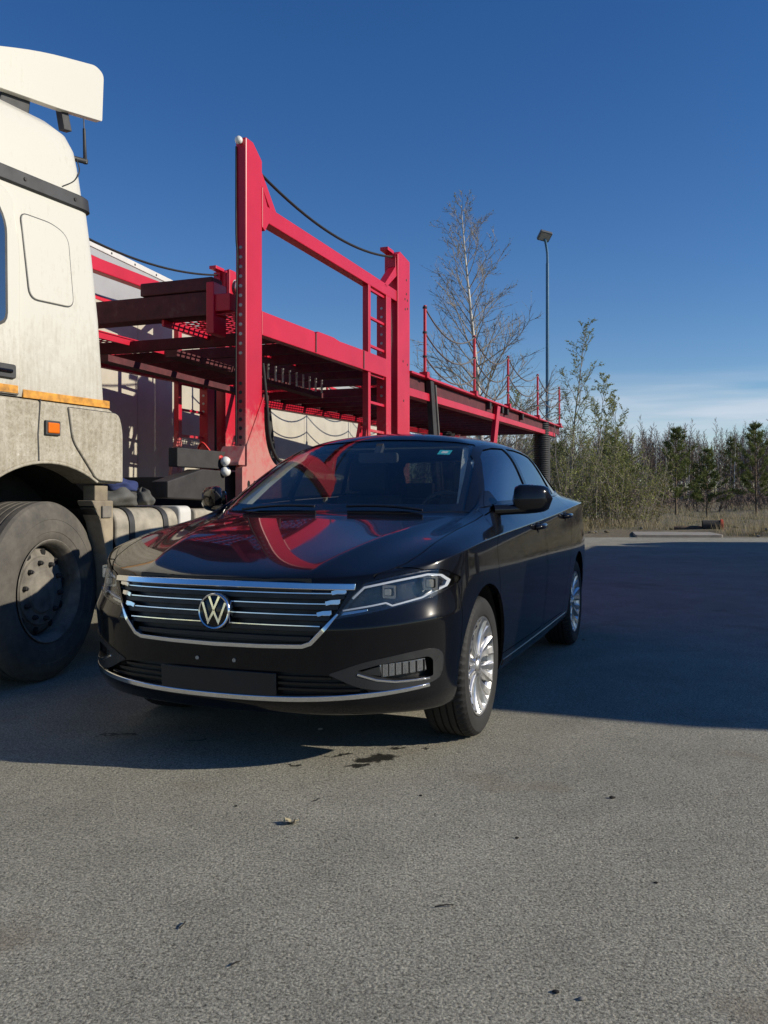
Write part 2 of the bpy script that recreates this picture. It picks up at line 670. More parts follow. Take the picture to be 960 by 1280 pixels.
plain('red_tape', (.55, .025, .02), .45)
plain('truck_black', (.028, .029, .031), .55, var=.35, bump=.1)
plain('truck_grime', (.25, .21, .15), .88, var=.45, scale=5, bump=.25)
plain('tank_grime', (.34, .31, .25), .7, var=.4, scale=7, bump=.15)
plain('wheel_grime', (.17, .155, .13), .75, var=.5, scale=9, bump=.2)
plain('steel_dark', (.030, .028, .028), .7, var=.4, bump=.2)
plain('steel_bare', (.42, .41, .40), .4, .7, var=.3)
plain('cloth_blue', (.025, .04, .13), .9, bump=.4)
plain('cloth_grey', (.085, .085, .08), .9, var=.4, bump=.4)
plain('rope_black', (.018, .018, .018), .8)
plain('rope_pale', (.16, .15, .14), .8)
plain('lamp_white', (.8, .8, .76), .25)
plain('trailer_cream', (.47, .44, .365), .6, var=.10, scale=2.5, bump=.05)
plain('trailer_grey', (.36, .37, .38), .45, var=.08, scale=2.5)
plain('trailer_white', (.62, .615, .59), .45, var=.08)
plain('trailer_red', (.62, .02, .04), .45, var=.12)
plain('pole_teal', (.03, .13, .25), .5)
plain('pole_lamp_grey', (.10, .105, .11), .5)
plain('lamp_glass_dull', (.33, .34, .33), .25)
plain('concrete', (.30, .275, .235), .9, var=.25, scale=3, bump=.3)
plain('pipe_dark', (.045, .040, .036), .85, var=.4, bump=.3)
plain('pipe_red', (.55, .085, .04), .7, var=.3)
plain('oil_stain', (.014, .013, .012), .32, var=.3, scale=30)
plain('stone', (.20, .19, .17), .9, var=.4, scale=20)
plain('dry_leaf', (.42, .36, .22), .8, var=.3, scale=20)
plain('dark_debris', (.018, .015, .012), .9)
mat_wood_bark('birch_bark', (.22, .20, .18), (.72, .70, .64), 5)
mat_wood_bark('grey_bark', (.12, .10, .082), (.30, .265, .22), 6)
mat_wood_bark('twig_bark', (.065, .047, .037), (.17, .125, .10), 6)
mat_wood_bark('pine_bark', (.055, .040, .028), (.15, .105, .068), 6)
mat_leaf('pine_needles', (.060, .080, .024), (.20, .23, .075))
mat_leaf('spring_leaf', (.17, .20, .05), (.36, .38, .13))
mat_leaf('shrub_leaf', (.10, .10, .030), (.31, .28, .105))
mat_leaf('dry_grass', (.22, .18, .10), (.52, .44, .27), .6)
mat_leaf('green_grass', (.045, .060, .018), (.12, .135, .045), .8)

# ================================================================== THE CAR
CAR_A = -1.940
car = empty('sedan_car', (-.358, 4.322, 0), CAR_A)
tag(car, 'dusty black four-door sedan with chrome grille and round badge, parked on the asphalt', 'car')


def lerp_keys(keys, c):
    ks = sorted(keys)
    if c <= ks[0]: return keys[ks[0]]
    for a, b in zip(ks, ks[1:]):
        if c <= b:
            t = (c - a) / (b - a)
            return keys[a] * (1 - t) + keys[b] * t
    return keys[ks[-1]]


BASE = [(.872, 0), (.868, .21), (.848, .40), (.800, .555), (.722, .69), (.605, .800), (.475, .864), (.34, .890), (0, .900), (-.36, .902), (-.75, .904),
        (-1.2, .904), (-1.65, .903), (-2.05, .901), (-2.36, .899), (-2.69, .894), (-3.02, .880), (-3.33, .848), (-3.58, .765), (-3.73, .57), (-3.79, .3), (-3.81, 0)]
NC = len(BASE)


def base_normal(i):
    if i == 0: return Vector((1, 0))
    if i == NC - 1: return Vector((-1, 0))
    a, b = Vector(BASE[i - 1]), Vector(BASE[i + 1])
    d = (b - a).normalized()
    return Vector((-d.y, d.x)) if Vector((-d.y, d.x)).dot(Vector((BASE[i][0] + 1.4, BASE[i][1]))) > 0 else Vector((d.y, -d.x))


def low_ring(inset, wz):
    out = []
    for i, b in enumerate(BASE):
        n = base_normal(i)
        d = lerp_keys(inset, i)
        out.append((b[0] - n.x * d, max(0, b[1] - n.y * d) if 0 < i < NC - 1 else 0.0, lerp_keys(wz, i)))
    return out


RINGS = [
    low_ring({0: .20, 21: .20}, {0: .225, 7: .20, 15: .20, 21: .26}),
    low_ring({0: .055, 5: .05, 7: .055, 15: .06, 21: .07}, {0: .222, 4: .232, 7: .215, 15: .215, 21: .27}),
    low_ring({0: .010, 5: .008, 7: .035, 15: .035, 21: .02}, {0: .275, 4: .288, 7: .28, 15: .28, 21: .33}),
    low_ring({0: .004, 5: .004, 7: .026, 15: .024, 21: .0}, {0: .345, 7: .36, 15: .36, 21: .42}),
    low_ring({0: .002, 5: .006, 7: .016, 15: .010, 21: 0}, {0: .455, 5: .47, 7: .47, 15: .47, 21: .53}),
    low_ring({0: .000, 3: -.006, 5: -.010, 6: -.004, 7: .006, 10: .006, 15: .002, 21: .0}, {0: .560, 3: .572, 5: .600, 7: .61, 15: .60, 21: .64}),
    low_ring({0: .010, 3: .014, 5: .022, 7: .010, 10: .000, 21: .0}, {0: .655, 3: .64, 5: .672, 7: .70, 15: .72, 21: .75}),
    low_ring({0: .018, 5: .030, 7: .020, 8: .022, 10: .022, 15: .026, 17: .02, 21: .01}, {0: .722, 5: .750, 7: .822, 8: .852, 10: .888, 13: .95, 15: .988, 21: .92}),
    low_ring({0: .036, 3: .036, 5: .05, 6: .036, 7: .022, 8: .016, 10: .014, 15: .020, 17: .025, 19: .03, 21: .03},
             {0: .762, 2: .764, 3: .770, 4: .786, 5: .806, 6: .834, 7: .858, 8: .890, 10: .927, 12: .968, 13: .993, 15: 1.032, 17: 1.052, 21: 1.07}),
    [(.775, 0, .792), (.770, .20, .792), (.750, .375, .803), (.706, .515, .796), (.640, .622, .808), (.535, .715, .832), (.43, .775, .862), (.315, .803, .890), (0, .838, .930),
     (-.36, .852, .950), (-.75, .862, .963), (-1.2, .863, .981), (-1.65, .861, 1.001), (-2.05, .856, 1.020), (-2.36, .849, 1.034), (-2.69, .838, 1.049), (-3.00, .815, 1.062),
     (-3.29, .772, 1.070), (-3.50, .69, 1.077), (-3.64, .52, 1.082), (-3.70, .28, 1.085), (-3.72, 0, 1.087)],
    [(.36, 0, .894), (.357, .26, .894), (.345, .495, .914), (.333, .575, .901), (.312, .628, .902), (.285, .670, .907), (.245, .711, .914), (.17, .745, .925), (-.08, .791, .953),
     (-.36, .818, .977), (-.75, .837, 1.002), (-1.2, .842, 1.021), (-1.65, .841, 1.037), (-2.05, .835, 1.052), (-2.36, .826, 1.063), (-2.69, .808, 1.073), (-3.0, .776, 1.081),
     (-3.2, .70, 1.090), (-3.33, .61, 1.095), (-3.41, .46, 1.099), (-3.45, .25, 1.102), (-3.46, 0, 1.103)],
    [(-.150, 0, .998), (-.168, .35, .996), (-.248, .650, .996), (-.290, .696, .996), (-.330, .726, .998), (-.375, .747, 1.002), (-.43, .763, 1.009), (-.505, .777, 1.018), (-.60, .792, 1.030),
     (-.71, .802, 1.040), (-.92, .811, 1.050), (-1.25, .817, 1.062), (-1.65, .816, 1.073), (-2.02, .808, 1.084), (-2.28, .793, 1.093), (-2.52, .767, 1.101), (-2.75, .72, 1.108),
     (-2.88, .66, 1.113), (-2.97, .58, 1.116), (-3.03, .45, 1.119), (-3.06, .24, 1.121), (-3.07, 0, 1.123)],
    [(-.550, 0, 1.214), (-.560, .325, 1.209), (-.603, .607, 1.195), (-.630, .645, 1.195), (-.665, .675, 1.194), (-.705, .696, 1.197), (-.755, .711, 1.202), (-.82, .723, 1.208), (-.91, .733, 1.215),
     (-1.02, .739, 1.221), (-1.17, .743, 1.228), (-1.40, .745, 1.236), (-1.7, .743, 1.241), (-2.0, .735, 1.244), (-2.2, .720, 1.243), (-2.36, .695, 1.241), (-2.52, .655, 1.237),
     (-2.61, .598, 1.236), (-2.67, .52, 1.239), (-2.71, .40, 1.244), (-2.73, .21, 1.249), (-2.735, 0, 1.251)],
    [(-.985, 0, 1.436), (-.99, .300, 1.425), (-1.010, .530, 1.400), (-1.035, .576, 1.391), (-1.07, .603, 1.388), (-1.115, .621, 1.388), (-1.17, .635, 1.391), (-1.24, .646, 1.395), (-1.32, .654, 1.400),
     (-1.41, .659, 1.404), (-1.52, .662, 1.407), (-1.66, .663, 1.409), (-1.82, .660, 1.407), (-1.98, .652, 1.401), (-2.10, .640, 1.392), (-2.20, .620, 1.380), (-2.28, .588, 1.369),
     (-2.33, .543, 1.363), (-2.37, .476, 1.363), (-2.40, .37, 1.370), (-2.42, .19, 1.380), (-2.43, 0, 1.384)],
]
_roof, _spine = [], []
for _i, _p in enumerate(RINGS[-1]):
    _t = _i / (NC - 1)
    _s = Vector((-1.28 - .82 * _t, 0, 1.494 - .014 * abs(2 * _t - .7)))
    _q = _s.lerp(Vector(_p), .60)
    _q.z = _p[2] + (_s.z - _p[2]) * .74
    if _i in (0, NC - 1): _q.y = 0
    _roof.append(tuple(_q))
    _spine.append(tuple(_s))
RINGS += [_roof, _spine]
NR = len(RINGS)


def car_cage():
    bm = bmesh.new()
    V = {}
    for r in range(NR):
        for c in range(NC):
            p = RINGS[r][c]
            for s in (1, -1):
                centre = c in (0, NC - 1) or r == NR - 1
                if centre and s == -1:
                    V[r, c, -1] = V[r, c, 1]
                    continue
                V[r, c, s] = bm.verts.new((p[0], 0.0 if centre else p[1] * s, p[2]))
    for r in range(NR - 1):
        for c in range(NC - 1):
            for s in (1, -1):
                q = [V[r, c, s], V[r, c + 1, s], V[r + 1, c + 1, s], V[r + 1, c, s]]
                u = []
                for x in q:
                    if x not in u: u.append(x)
                bm.faces.new(u if s == 1 else u[::-1])
    for c in range(NC - 1):     # floor pan
        q = [V[0, c, 1], V[0, c, -1], V[0, c + 1, -1], V[0, c + 1, 1]]
        u = []
        for x in q:
            if x not in u: u.append(x)
        bm.faces.new(u)
    bmesh.ops.recalc_face_normals(bm, faces=bm.faces)
    cr = bm.edges.layers.float.new('crease_edge')
    def crease(r0, c0, r1, c1, w):
        for s in (1, -1):
            e = bm.edges.get((V[r0, c0, s], V[r1, c1, s]))
            if e: e[cr] = w
    for c in range(NC - 1):
        crease(8, c, 8, c + 1, .9 if 6 <= c <= 17 else .55)
        crease(2, c, 2, c + 1, .35)
        crease(1, c, 1, c + 1, .4)
        if 2 <= c < 7: crease(5, c, 5, c + 1, .85)
        if c < 5: crease(11, c, 11, c + 1, 1.0)
    for r in range(8, 11):
        crease(r, 2, r + 1, 2, 1.0)
    for c in range(9, 16): crease(11, c, 11, c + 1, .25)
    for r in range(11, 13):
        crease(r, 3, r + 1, 3, .8)
    me = bpy.data.meshes.new('car_cage')
    bm.to_mesh(me)
    bm.free()
    return me


def eval_mesh(me, setup):
    o = bpy.data.objects.new('tmp', me)
    COL.objects.link(o)
    setup(o)
    dg = bpy.context.evaluated_depsgraph_get()
    dg.update()
    out = bpy.data.meshes.new_from_object(o.evaluated_get(dg), preserve_all_data_layers=False, depsgraph=dg)
    bpy.data.objects.remove(o)
    return out


def _sub3(o):
    m = o.modifiers.new('s', 'SUBSURF')
    m.levels = 3; m.render_levels = 3
    m.use_limit_surface = True


skin = eval_mesh(car_cage(), _sub3)
_bm = bmesh.new(); _bm.from_mesh(skin)
bmesh.ops.recalc_face_normals(_bm, faces=_bm.faces)
bmesh.ops.triangulate(_bm, faces=_bm.faces)
_bm.to_mesh(skin); _bm.free()
skin.update()
SK_V = [v.co.copy() for v in skin.vertices]
SK_N = [v.normal.copy() for v in skin.vertices]
SK_F = [tuple(p.vertices) for p in skin.polygons]
if sum(n.z for n in SK_N if n.z > .9) < 1:
    raise RuntimeError('car skin inside out')
SK = BVHTree.FromPolygons(SK_V, SK_F)


def sk_normal(p):
    loc, nrm, idx, dist = SK.find_nearest(p)
    a, b, c = (SK_V[i] for i in SK_F[idx])
    v0, v1, v2 = b - a, c - a, loc - a
    d00, d01, d11, d20, d21 = v0.dot(v0), v0.dot(v1), v1.dot(v1), v2.dot(v0), v2.dot(v1)
    den = d00 * d11 - d01 * d01
    if abs(den) < 1e-14: return nrm, dist
    v = (d11 * d20 - d01 * d21) / den
    w = (d00 * d21 - d01 * d20) / den
    f = SK_F[idx]
    n = SK_N[f[0]] * (1 - v - w) + SK_N[f[1]] * v + SK_N[f[2]] * w
    return n.normalized(), dist


def front_u(v, w):
    """where a ray from the front meets the skin"""
    lim = .868
    if abs(v) > lim:          # round the corner: follow the flank instead
        h = SK.ray_cast(Vector((.44 - (abs(v) - lim) * 3, math.copysign(2, v), w)), Vector((0, -math.copysign(1, v), 0)))
    else:
        h = SK.ray_cast(Vector((2, v, w)), Vector((-1, 0, 0)))
    return h[0], sk_normal(h[0])[0]


def side_v(u, w, s=1):
    h = SK.ray_cast(Vector((u, 2 * s, w)), Vector((0, -s, 0)))
    return h[0], sk_normal(h[0])[0]


def top_w(u, v):
    h = SK.ray_cast(Vector((u, v, 3)), Vector((0, 0, -1)))
    return h[0], sk_normal(h[0])[0]


def shell_mesh(t_out, t_in):
    n = len(SK_V)
    me = bpy.data.meshes.new('shell')
    vs = [tuple(p - q * t_out) for p, q in zip(SK_V, SK_N)] + [tuple(p - q * t_in) for p, q in zip(SK_V, SK_N)]
    fs = list(SK_F) + [(c + n, b + n, a + n) for a, b, c in SK_F]
    me.from_pydata(vs, [], fs)
    return me


def boolean(me, cutter, op):
    co = bpy.data.objects.new('cut', cutter)
    COL.objects.link(co)
    def setup(o):
        m = o.modifiers.new('b', 'BOOLEAN')
        m.operation = op
        m.object = co
        m.solver = 'MANIFOLD'
    out = eval_mesh(me, setup)
    bpy.data.objects.remove(co)
    return out


def grow(poly, d):
    """offset a polygon outwards by d"""
    n = len(poly)
    area = sum(poly[i][0] * poly[(i + 1) % n][1] - poly[(i + 1) % n][0] * poly[i][1] for i in range(n))
    sg = 1 if area > 0 else -1
    out = []
    for i in range(n):
        a, b, c = Vector(poly[i - 1]), Vector(poly[i]), Vector(poly[(i + 1) % n])
        e1, e2 = (b - a), (c - b)
        if e1.length < 1e-7 or e2.length < 1e-7:
            out.append(tuple(b)); continue
        e1.normalize(); e2.normalize()
        n1, n2 = Vector((e1.y, -e1.x)) * sg, Vector((e2.y, -e2.x)) * sg
        m = (n1 + n2)
        if m.length < 1e-6: m = n1
        m = m.normalized()
        k = d / max(.35, m.dot(n1))
        out.append(tuple(b + m * k))
    return out


def cutter(poly, axis, a, b, mirror=False):
    mb = MB()
    mb.prism(poly, axis, a, b)
    if mirror:
        if axis == 'y': mb.prism(poly, 'y', -b, -a)
        elif axis == 'x': mb.prism([(-p[0], p[1]) for p in poly], 'x', a, b)
        else: mb.prism([(p[0], -p[1]) for p in poly], 'z', a, b)
    me = mb.mesh('cutter')
    return me


def finish_panel(name, me, mat, parent=car, inner='black_plastic', t0=0.0):
    """give the outer faces the smooth skin's normals; the rest stays flat"""
    me.materials.clear()
    me.materials.append(MATS[mat]); me.materials.append(MATS[inner])
    nv = []
    cache = {}
    for p in me.polygons:
        p.use_smooth = True
        fn = p.normal
        n0, dist = sk_normal(p.center)
        outer = n0.dot(fn) > .75 and dist < t0 + .006
        p.material_index = 0 if (outer or dist < t0 + .010) else 1
        for li in p.loop_indices:
            if outer:
                vi = me.loops[li].vertex_index
                if vi not in cache: cache[vi] = sk_normal(me.vertices[vi].co)[0]
                n = cache[vi]
                nv.append(tuple(n if n.dot(fn) > .6 else fn))
            else:
                nv.append(tuple(fn))
    me.normals_split_custom_set(nv)
    me.name = name
    return link_mesh(name, me, parent)


# ---- outlines (side: u,w / front: v,w / top: u,v)
WIN_F = [(-.50, 1.062), (-.585, 1.120), (-.74, 1.222), (-.90, 1.315), (-1.02, 1.358), (-1.16, 1.376), (-1.335, 1.380), (-1.318, 1.24), (-1.300, 1.086), (-.9, 1.070)]
WIN_R = [(-1.395, 1.382), (-1.60, 1.383), (-1.80, 1.375), (-1.98, 1.357), (-2.06, 1.24), (-2.13, 1.110), (-1.7, 1.099), (-1.365, 1.088)]
WIN_Q = [(-2.015, 1.351), (-2.13, 1.331), (-2.27, 1.280), (-2.40, 1.208), (-2.50, 1.137), (-2.40, 1.121), (-2.165, 1.113), (-2.10, 1.23)]
SURR = [(-.405, 1.034), (-.55, 1.118), (-.72, 1.230), (-.88, 1.325), (-1.00, 1.374), (-1.15, 1.394), (-1.35, 1.400), (-1.62, 1.402), (-1.85, 1.393), (-2.05, 1.369), (-2.20, 1.331), (-2.36, 1.260), (-2.48, 1.179),
        (-2.545, 1.119), (-2.40, 1.104), (-2.0, 1.091), (-1.5, 1.074), (-1.0, 1.057)]
WSHIELD = [(0, 1.016), (.2, 1.016), (.42, 1.014), (.60, 1.012), (.688, 1.018), (.674, 1.07), (.640, 1.19), (.600, 1.300), (.565, 1.368), (.535, 1.392), (.43, 1.408), (.2, 1.422), (0, 1.427)]
WSHIELD = WSHIELD + [(-a, b) for a, b in WSHIELD[-2:0:-1]]
REARW = [(0, 1.135), (.35, 1.131), (.52, 1.128), (.50, 1.20), (.44, 1.30), (.38, 1.345), (.2, 1.356), (0, 1.36)]
REARW = REARW + [(-a, b) for a, b in REARW[-2:0:-1]]
HLAMP = round_poly([(.490, .612), (.545, .690), (.592, .752), (.70, .778), (.79, .797), (.835, .790), (.868, .752), (.862, .722), (.815, .686), (.70, .655), (.60, .630)],
                   [.004, .01, .012, .05, .04, .02, .01, .015, .03, .04, .04], 4)
GRILLE = round_poly([(.553, .742), (.500, .640), (.455, .585), (.390, .512), (.36, .502), (0, .494), (-.36, .502), (-.390, .512), (-.455, .585), (-.500, .640), (-.553, .742), (-.3, .748), (0, .750), (.3, .748)],
                    [.006, .02, .02, .03, .02, 0, .02, .03, .02, .02, .006, 0, 0, 0], 3)
INTAKE = round_poly([(.47, .395), (.60, .345), (.62, .325), (.3, .312), (-.3, .312), (-.62, .325), (-.60, .345), (-.47, .395), (-.3, .405), (.3, .405)], .01, 2)
FOG = round_poly([(.470, .400), (.60, .447), (.77, .482), (.824, .482), (.838, .450), (.836, .395), (.826, .355), (.79, .343), (.66, .334), (.58, .348)], [.01, .03, .03, .02, .02, .02, .02, .01, .02, .02], 3)
HOOD = [(.835, 0), (.831, .20), (.810, .395), (.765, .545), (.715, .618), (.655, .662), (.575, .700), (.46, .727), (.25, .748), (0, .763), (-.2, .776), (-.33, .778), (-.352, .745), (-.280, .655), (-.198, .40), (-.176, .2), (-.170, 0)]
HOOD = HOOD + [(a, -b) for a, b in HOOD[-2:0:-1]]
BUMPER = [(1.2, .1), (1.2, .80), (.70, .80), (.60, .80), (.40, .752), (.385, .70), (.366, .55), (.36, .40), (.36, .1)]
DOOR_F = round_poly([(-.335, .315), (-.275, .45), (-.225, .62), (-.210, .80), (-.225, .90), (-.30, .985), (-.52, 1.022), (-1.36, 1.062), (-1.385, .85), (-1.375, .55), (-1.345, .315)], [.05, .05, .08, .08, .05, .05, .05, .012, .05, .1, .05], 4)
DOOR_R = round_poly([(-1.385, .315), (-1.415, .55), (-1.425, .85), (-1.40, 1.064), (-2.22, 1.094), (-2.36, .96), (-2.38, .86), (-2.30, .72), (-2.22, .60), (-2.13, .45), (-2.10, .315)], [.05, .1, .05, .012, .06, .05, .08, .1, .1, .05, .05], 4)


def arch_poly(u0, r=.368, zc=.322, n=40):
    p = [(u0 + r * math.cos(R(a)), zc + r * math.sin(R(a))) for a in [(-14 + 208 * i / n) for i in range(n + 1)]]
    return p + [(p[-1][0], .05), (p[0][0], .05)]


body = shell_mesh(0, .016)
pieces = {}


def take(name, poly, axis, a, b, mirror, gap=.0042):
    """cut one panel out of the body and leave a shut line round it"""
    global body
    pieces[name] = boolean(body, cutter(poly, axis, a, b, mirror), 'INTERSECT')
    body = boolean(body, cutter(grow(poly, gap), axis, a - .01, b + .01, mirror), 'DIFFERENCE')


def cut(poly, axis, a, b, mirror=False):
    global body
    body = boolean(body, cutter(poly, axis, a, b, mirror), 'DIFFERENCE')


for _u in (0.0, -2.688):
    cut(arch_poly(_u), 'y', .42, 1.2, True)
cut(WIN_F, 'y', .35, 1.2, True)
cut(WIN_R, 'y', .35, 1.2, True)
cut(WIN_Q, 'y', .35, 1.2, True)
cut(WSHIELD, 'x', -1.34, -.05)
cut(REARW, 'x', -3.4, -2.25)
cut(HLAMP, 'x', .20, 1.2, True)
take('hood', HOOD, 'z', .70, 1.3, False, .0050)
take('front_bumper', BUMPER, 'y', -1.2, 1.2, False)
for _poly, _mir in ((GRILLE, False), (INTAKE, False), (FOG, True)):
    pieces['front_bumper'] = boolean(pieces['front_bumper'], cutter(_poly, 'x', .3, 1.2, _mir), 'DIFFERENCE')
for _nm, _pl in (('front_door', DOOR_F), ('rear_door', DOOR_R)):
    for _s in (1, -1):
        _a, _b = (.55, 1.2) if _s == 1 else (-1.2, -.55)
        pieces[_nm + str(_s)] = boolean(body, cutter(_pl, 'y', _a, _b), 'INTERSECT')
    cut(grow(_pl, .0044), 'y', .54, 1.21, True)
body_o = finish_panel('body', body, 'car_paint')
finish_panel('hood', pieces['hood'], 'car_paint')
bumper_o = finish_panel('front_bumper', pieces['front_bumper'], 'car_paint')
door_o = {}
for _nm in ('front_door', 'rear_door'):
    for _s in (1, -1):
        door_o[_nm, _s] = finish_panel(_nm, pieces[_nm + str(_s)], 'car_paint')

# ---- panes: the same skin, a little lower, cut to the openings
pane = shell_mesh(.004, .008)
def glass(name, poly, axis, a, b, mat, parent=car):
    me = boolean(pane, cutter(grow(poly, .003), axis, a, b), 'INTERSECT')
    return finish_panel(name, me, mat, parent, mat, .004)
wsh = glass('windshield', WSHIELD, 'x', -1.36, -.05, 'windshield_glass')
glass('rear_window', REARW, 'x', -3.4, -2.25, 'side_glass')
for _s in (1, -1):
    _a, _b = (.35, 1.2) if _s == 1 else (-1.2, -.35)
    glass('side_window', WIN_F, 'y', _a, _b, 'side_glass', car)
    glass('side_window', WIN_R, 'y', _a, _b, 'side_glass', car)
    glass('quarter_window', WIN_Q, 'y', _a, _b, 'side_glass', car)
# black ceramic edge of the windshield and black window surrounds lie on the skin
def band(name, poly, hole, axis, a, b, t0, mat, parent):
    sh = shell_mesh(t0, t0 + .003)
    me = boolean(sh, cutter(poly, axis, a, b), 'INTERSECT')
    for hl in hole:
        me = boolean(me, cutter(hl, axis, a - .02, b + .02), 'DIFFERENCE')
    return finish_panel(name, me, mat, parent, mat, t0)
band('windshield_seal', grow(WSHIELD, .002), [grow([(a * .93, 1.036 + (b - 1.0) * .90) for a, b in WSHIELD], 0)], 'x', -1.36, -.05, .0085, 'gloss_black', wsh)
for _s in (1, -1):
    _a, _b = (.35, 1.2) if _s == 1 else (-1.2, -.35)
    band('window_surround', SURR, [WIN_F, WIN_R, WIN_Q], 'y', _a, _b, -.0025, 'gloss_black', car)


def skin_strip(pts2, proj, half, lift, thick, name, mat, parent, bevel=.0015, taper=None):
    """a moulding that follows the skin; pts2 in the projection plane, half = half height"""
    mb = MB()
    n = len(pts2)
    ring = []
    for i, (p, q) in enumerate(pts2):
        a, b = pts2[max(0, i - 1)], pts2[min(n - 1, i + 1)]
        d = Vector((b[0] - a[0], b[1] - a[1])).normalized()
        m = Vector((-d.y, d.x)) * (half if taper is None else half * taper(i / (n - 1)))
        P0, N0 = proj(p + m.x, q + m.y)
        P1, N1 = proj(p - m.x, q - m.y)
        ring.append((P0 + N0 * lift, P1 + N1 * lift, P1 + N1 * (lift - thick), P0 + N0 * (lift - thick)))
    mb.grid(lambda i, j: ring[i][j % 4], n, 5)
    mb.add(ring[0], [(0, 1, 2, 3)]); mb.add(ring[-1], [(3, 2, 1, 0)])
    o = mb.build(name, mat, parent, 0, 40)
    bm = bmesh.new(); bm.from_mesh(o.data)
    bmesh.ops.remove_doubles(bm, verts=bm.verts, dist=1e-5)
    bmesh.ops.recalc_face_normals(bm, faces=bm.faces)
    bm.to_mesh(o.data); bm.free()
    for p in o.data.polygons: p.use_smooth = True
    o.data.set_sharp_from_angle(angle=R(40))
    if bevel:
        md = o.modifiers.new('bevel', 'BEVEL'); md.width = bevel; md.segments = 2; md.limit_method = 'ANGLE'; md.angle_limit = R(40)
    return o


def line2(a, b, n):
    return [(a[0] + (b[0] - a[0]) * i / n, a[1] + (b[1] - a[1]) * i / n) for i in range(n + 1)]


def poly2(pts, n=8):
    out = []
    for a, b in zip(pts, pts[1:]):
        out += line2(a, b, n)[:-1]
    return out + [pts[-1]]


# ---- grille: dark back plate, slats, chrome frame, badge
def back_plate(name, poly, depth, mat, parent, mirror=False):
    sh = shell_mesh(depth, depth + .006)
    me = boolean(sh, cutter(grow(poly, .012), 'x', .3, 1.2, mirror), 'INTERSECT')
    return finish_panel(name, me, mat, parent, mat, depth)
gr = back_plate('grille', GRILLE, .045, 'black_plastic', car)
SLAT_W = [.697, .657, .615, .572, .532]
def grille_half(w):
    pts = [(.553, .742), (.500, .640), (.455, .585), (.390, .512)]
    for (v1, w1), (v2, w2) in zip(pts, pts[1:]):
        if w2 <= w <= w1:
            return v2 + (v1 - v2) * (w - w2) / (w1 - w2)
    return .39
for _k, _w in enumerate(SLAT_W):
    hw = grille_half(_w) - .004
    pr = [(-hw + 2 * hw * i / 48, _w - .004 * abs(-1 + 2 * i / 48) ** 2 * 0) for i in range(49)]
    skin_strip(pr, front_u, .0100, -.014, .030, 'slat', 'black_plastic', gr, .002)
    if _k < 4:
        skin_strip([(v, w + .0128) for v, w in pr], front_u, .0025, -.006, .018, 'slat_trim', 'chrome', gr, .0008)
        for _s in (1, -1):      # short stepped chrome ends by the lamps
            if _k < 3:
                skin_strip(poly2([((hw - .050) * _s, _w + .014), ((hw - .028) * _s, _w + .020), ((hw + .004) * _s, _w + .022)], 5), front_u, .0085, -.002, .02, 'slat_end', 'chrome', gr, .001)
skin_strip([(-.560 + 1.12 * i / 56, .7375 - .003 * (abs(-1 + 2 * i / 56)) ** 2) for i in range(57)], front_u, .0125, .005, .030, 'grille_top_bar', 'chrome', gr, .003)
_u = poly2([(.503, .632), (.463, .580), (.405, .518), (.372, .506), (.2, .501), (0, .4985)], 10)
_u = _u + [(-a, b) for a, b in _u[-2::-1]]
skin_strip(_u, front_u, .0080, .004, .030, 'grille_frame', 'chrome', gr, .002, lambda t: min(1, .45 + 5 * min(t, 1 - t)))
# badge
bc, bn = front_u(0, .627)
BADGE = empty('badge', (bc.x + .012, 0, .629), 0, gr)
BADGE.rotation_euler = (0, R(-4), 0)
MB().lathe([(0, .004), (.060, .004), (.066, .001), (.067, -.02)], 48, 'x').build('badge_disc', 'gloss_black', BADGE, smooth=40)
MB().lathe([(.062, .003), (.0635, .010), (.068, .012), (.0722, .008), (.073, -.02), (.062, -.02)], 64, 'x', closed=True).build('badge_ring', 'chrome', BADGE, smooth=50)
def stroke(pts, w=.0095):
    """mitred stroke in the y,z plane"""
    n = len(pts)
    L_, R_ = [], []
    for i in range(n):
        p = Vector(pts[i])
        d0 = (p - Vector(pts[i - 1])).normalized() if i else None
        d1 = (Vector(pts[i + 1]) - p).normalized() if i < n - 1 else None
        if d0 is None: d0 = d1
        if d1 is None: d1 = d0
        n0, n1 = Vector((-d0.y, d0.x)), Vector((-d1.y, d1.x))
        m = (n0 + n1).normalized()
        m = m * (w / 2 / max(.45, m.dot(n0)))
        L_.append(p + m); R_.append(p - m)
    mb = MB()
    for i in range(n - 1):
        mb.prism([tuple(L_[i]), tuple(L_[i + 1]), tuple(R_[i + 1]), tuple(R_[i])], 'x', .003, .0105)
    return mb
stroke([(-.0225, .0585), (0, .008), (.0225, .0585)]).build('badge_letter', 'chrome', BADGE)
stroke([(-.0520, .0345), (-.0235, -.0425), (0, .0008), (.0235, -.0425), (.0520, .0345)]).build('badge_letter', 'chrome', BADGE)

# ---- lower intake, number plate blank, chrome strip, fog pockets
it = back_plate('lower_intake', INTAKE, .035, 'black_plastic', bumper_o)
for _w in (.335, .358, .381):
    hw = .585 if _w < .35 else (.53 if _w < .37 else .48)
    skin_strip([(-hw + 2 * hw * i / 40, _w) for i in range(41)], front_u, .0055, -.010, .024, 'intake_slat', 'gloss_black', it, .001)
skin_strip([(-.265 + .53 * i / 20, .352) for i in range(21)], front_u, .046, .004, .010, 'plate_holder', 'black_plastic', bumper_o, .003)
for _v in (-.085, .085):
    P, N = front_u(_v, .438)
    MB().lathe([(0, .002), (.0035, .002), (.0045, .004), (.0075, .004), (.0075, -.004)], 16, 'x', (P.x + .001, _v, .438)).build('plate_bolt', 'steel_bare', bumper_o, smooth=30)
_cs = [(-.80 + 1.60 * i / 80, .2935 + .046 * abs(-1 + 2 * i / 80) ** 2.2) for i in range(81)]
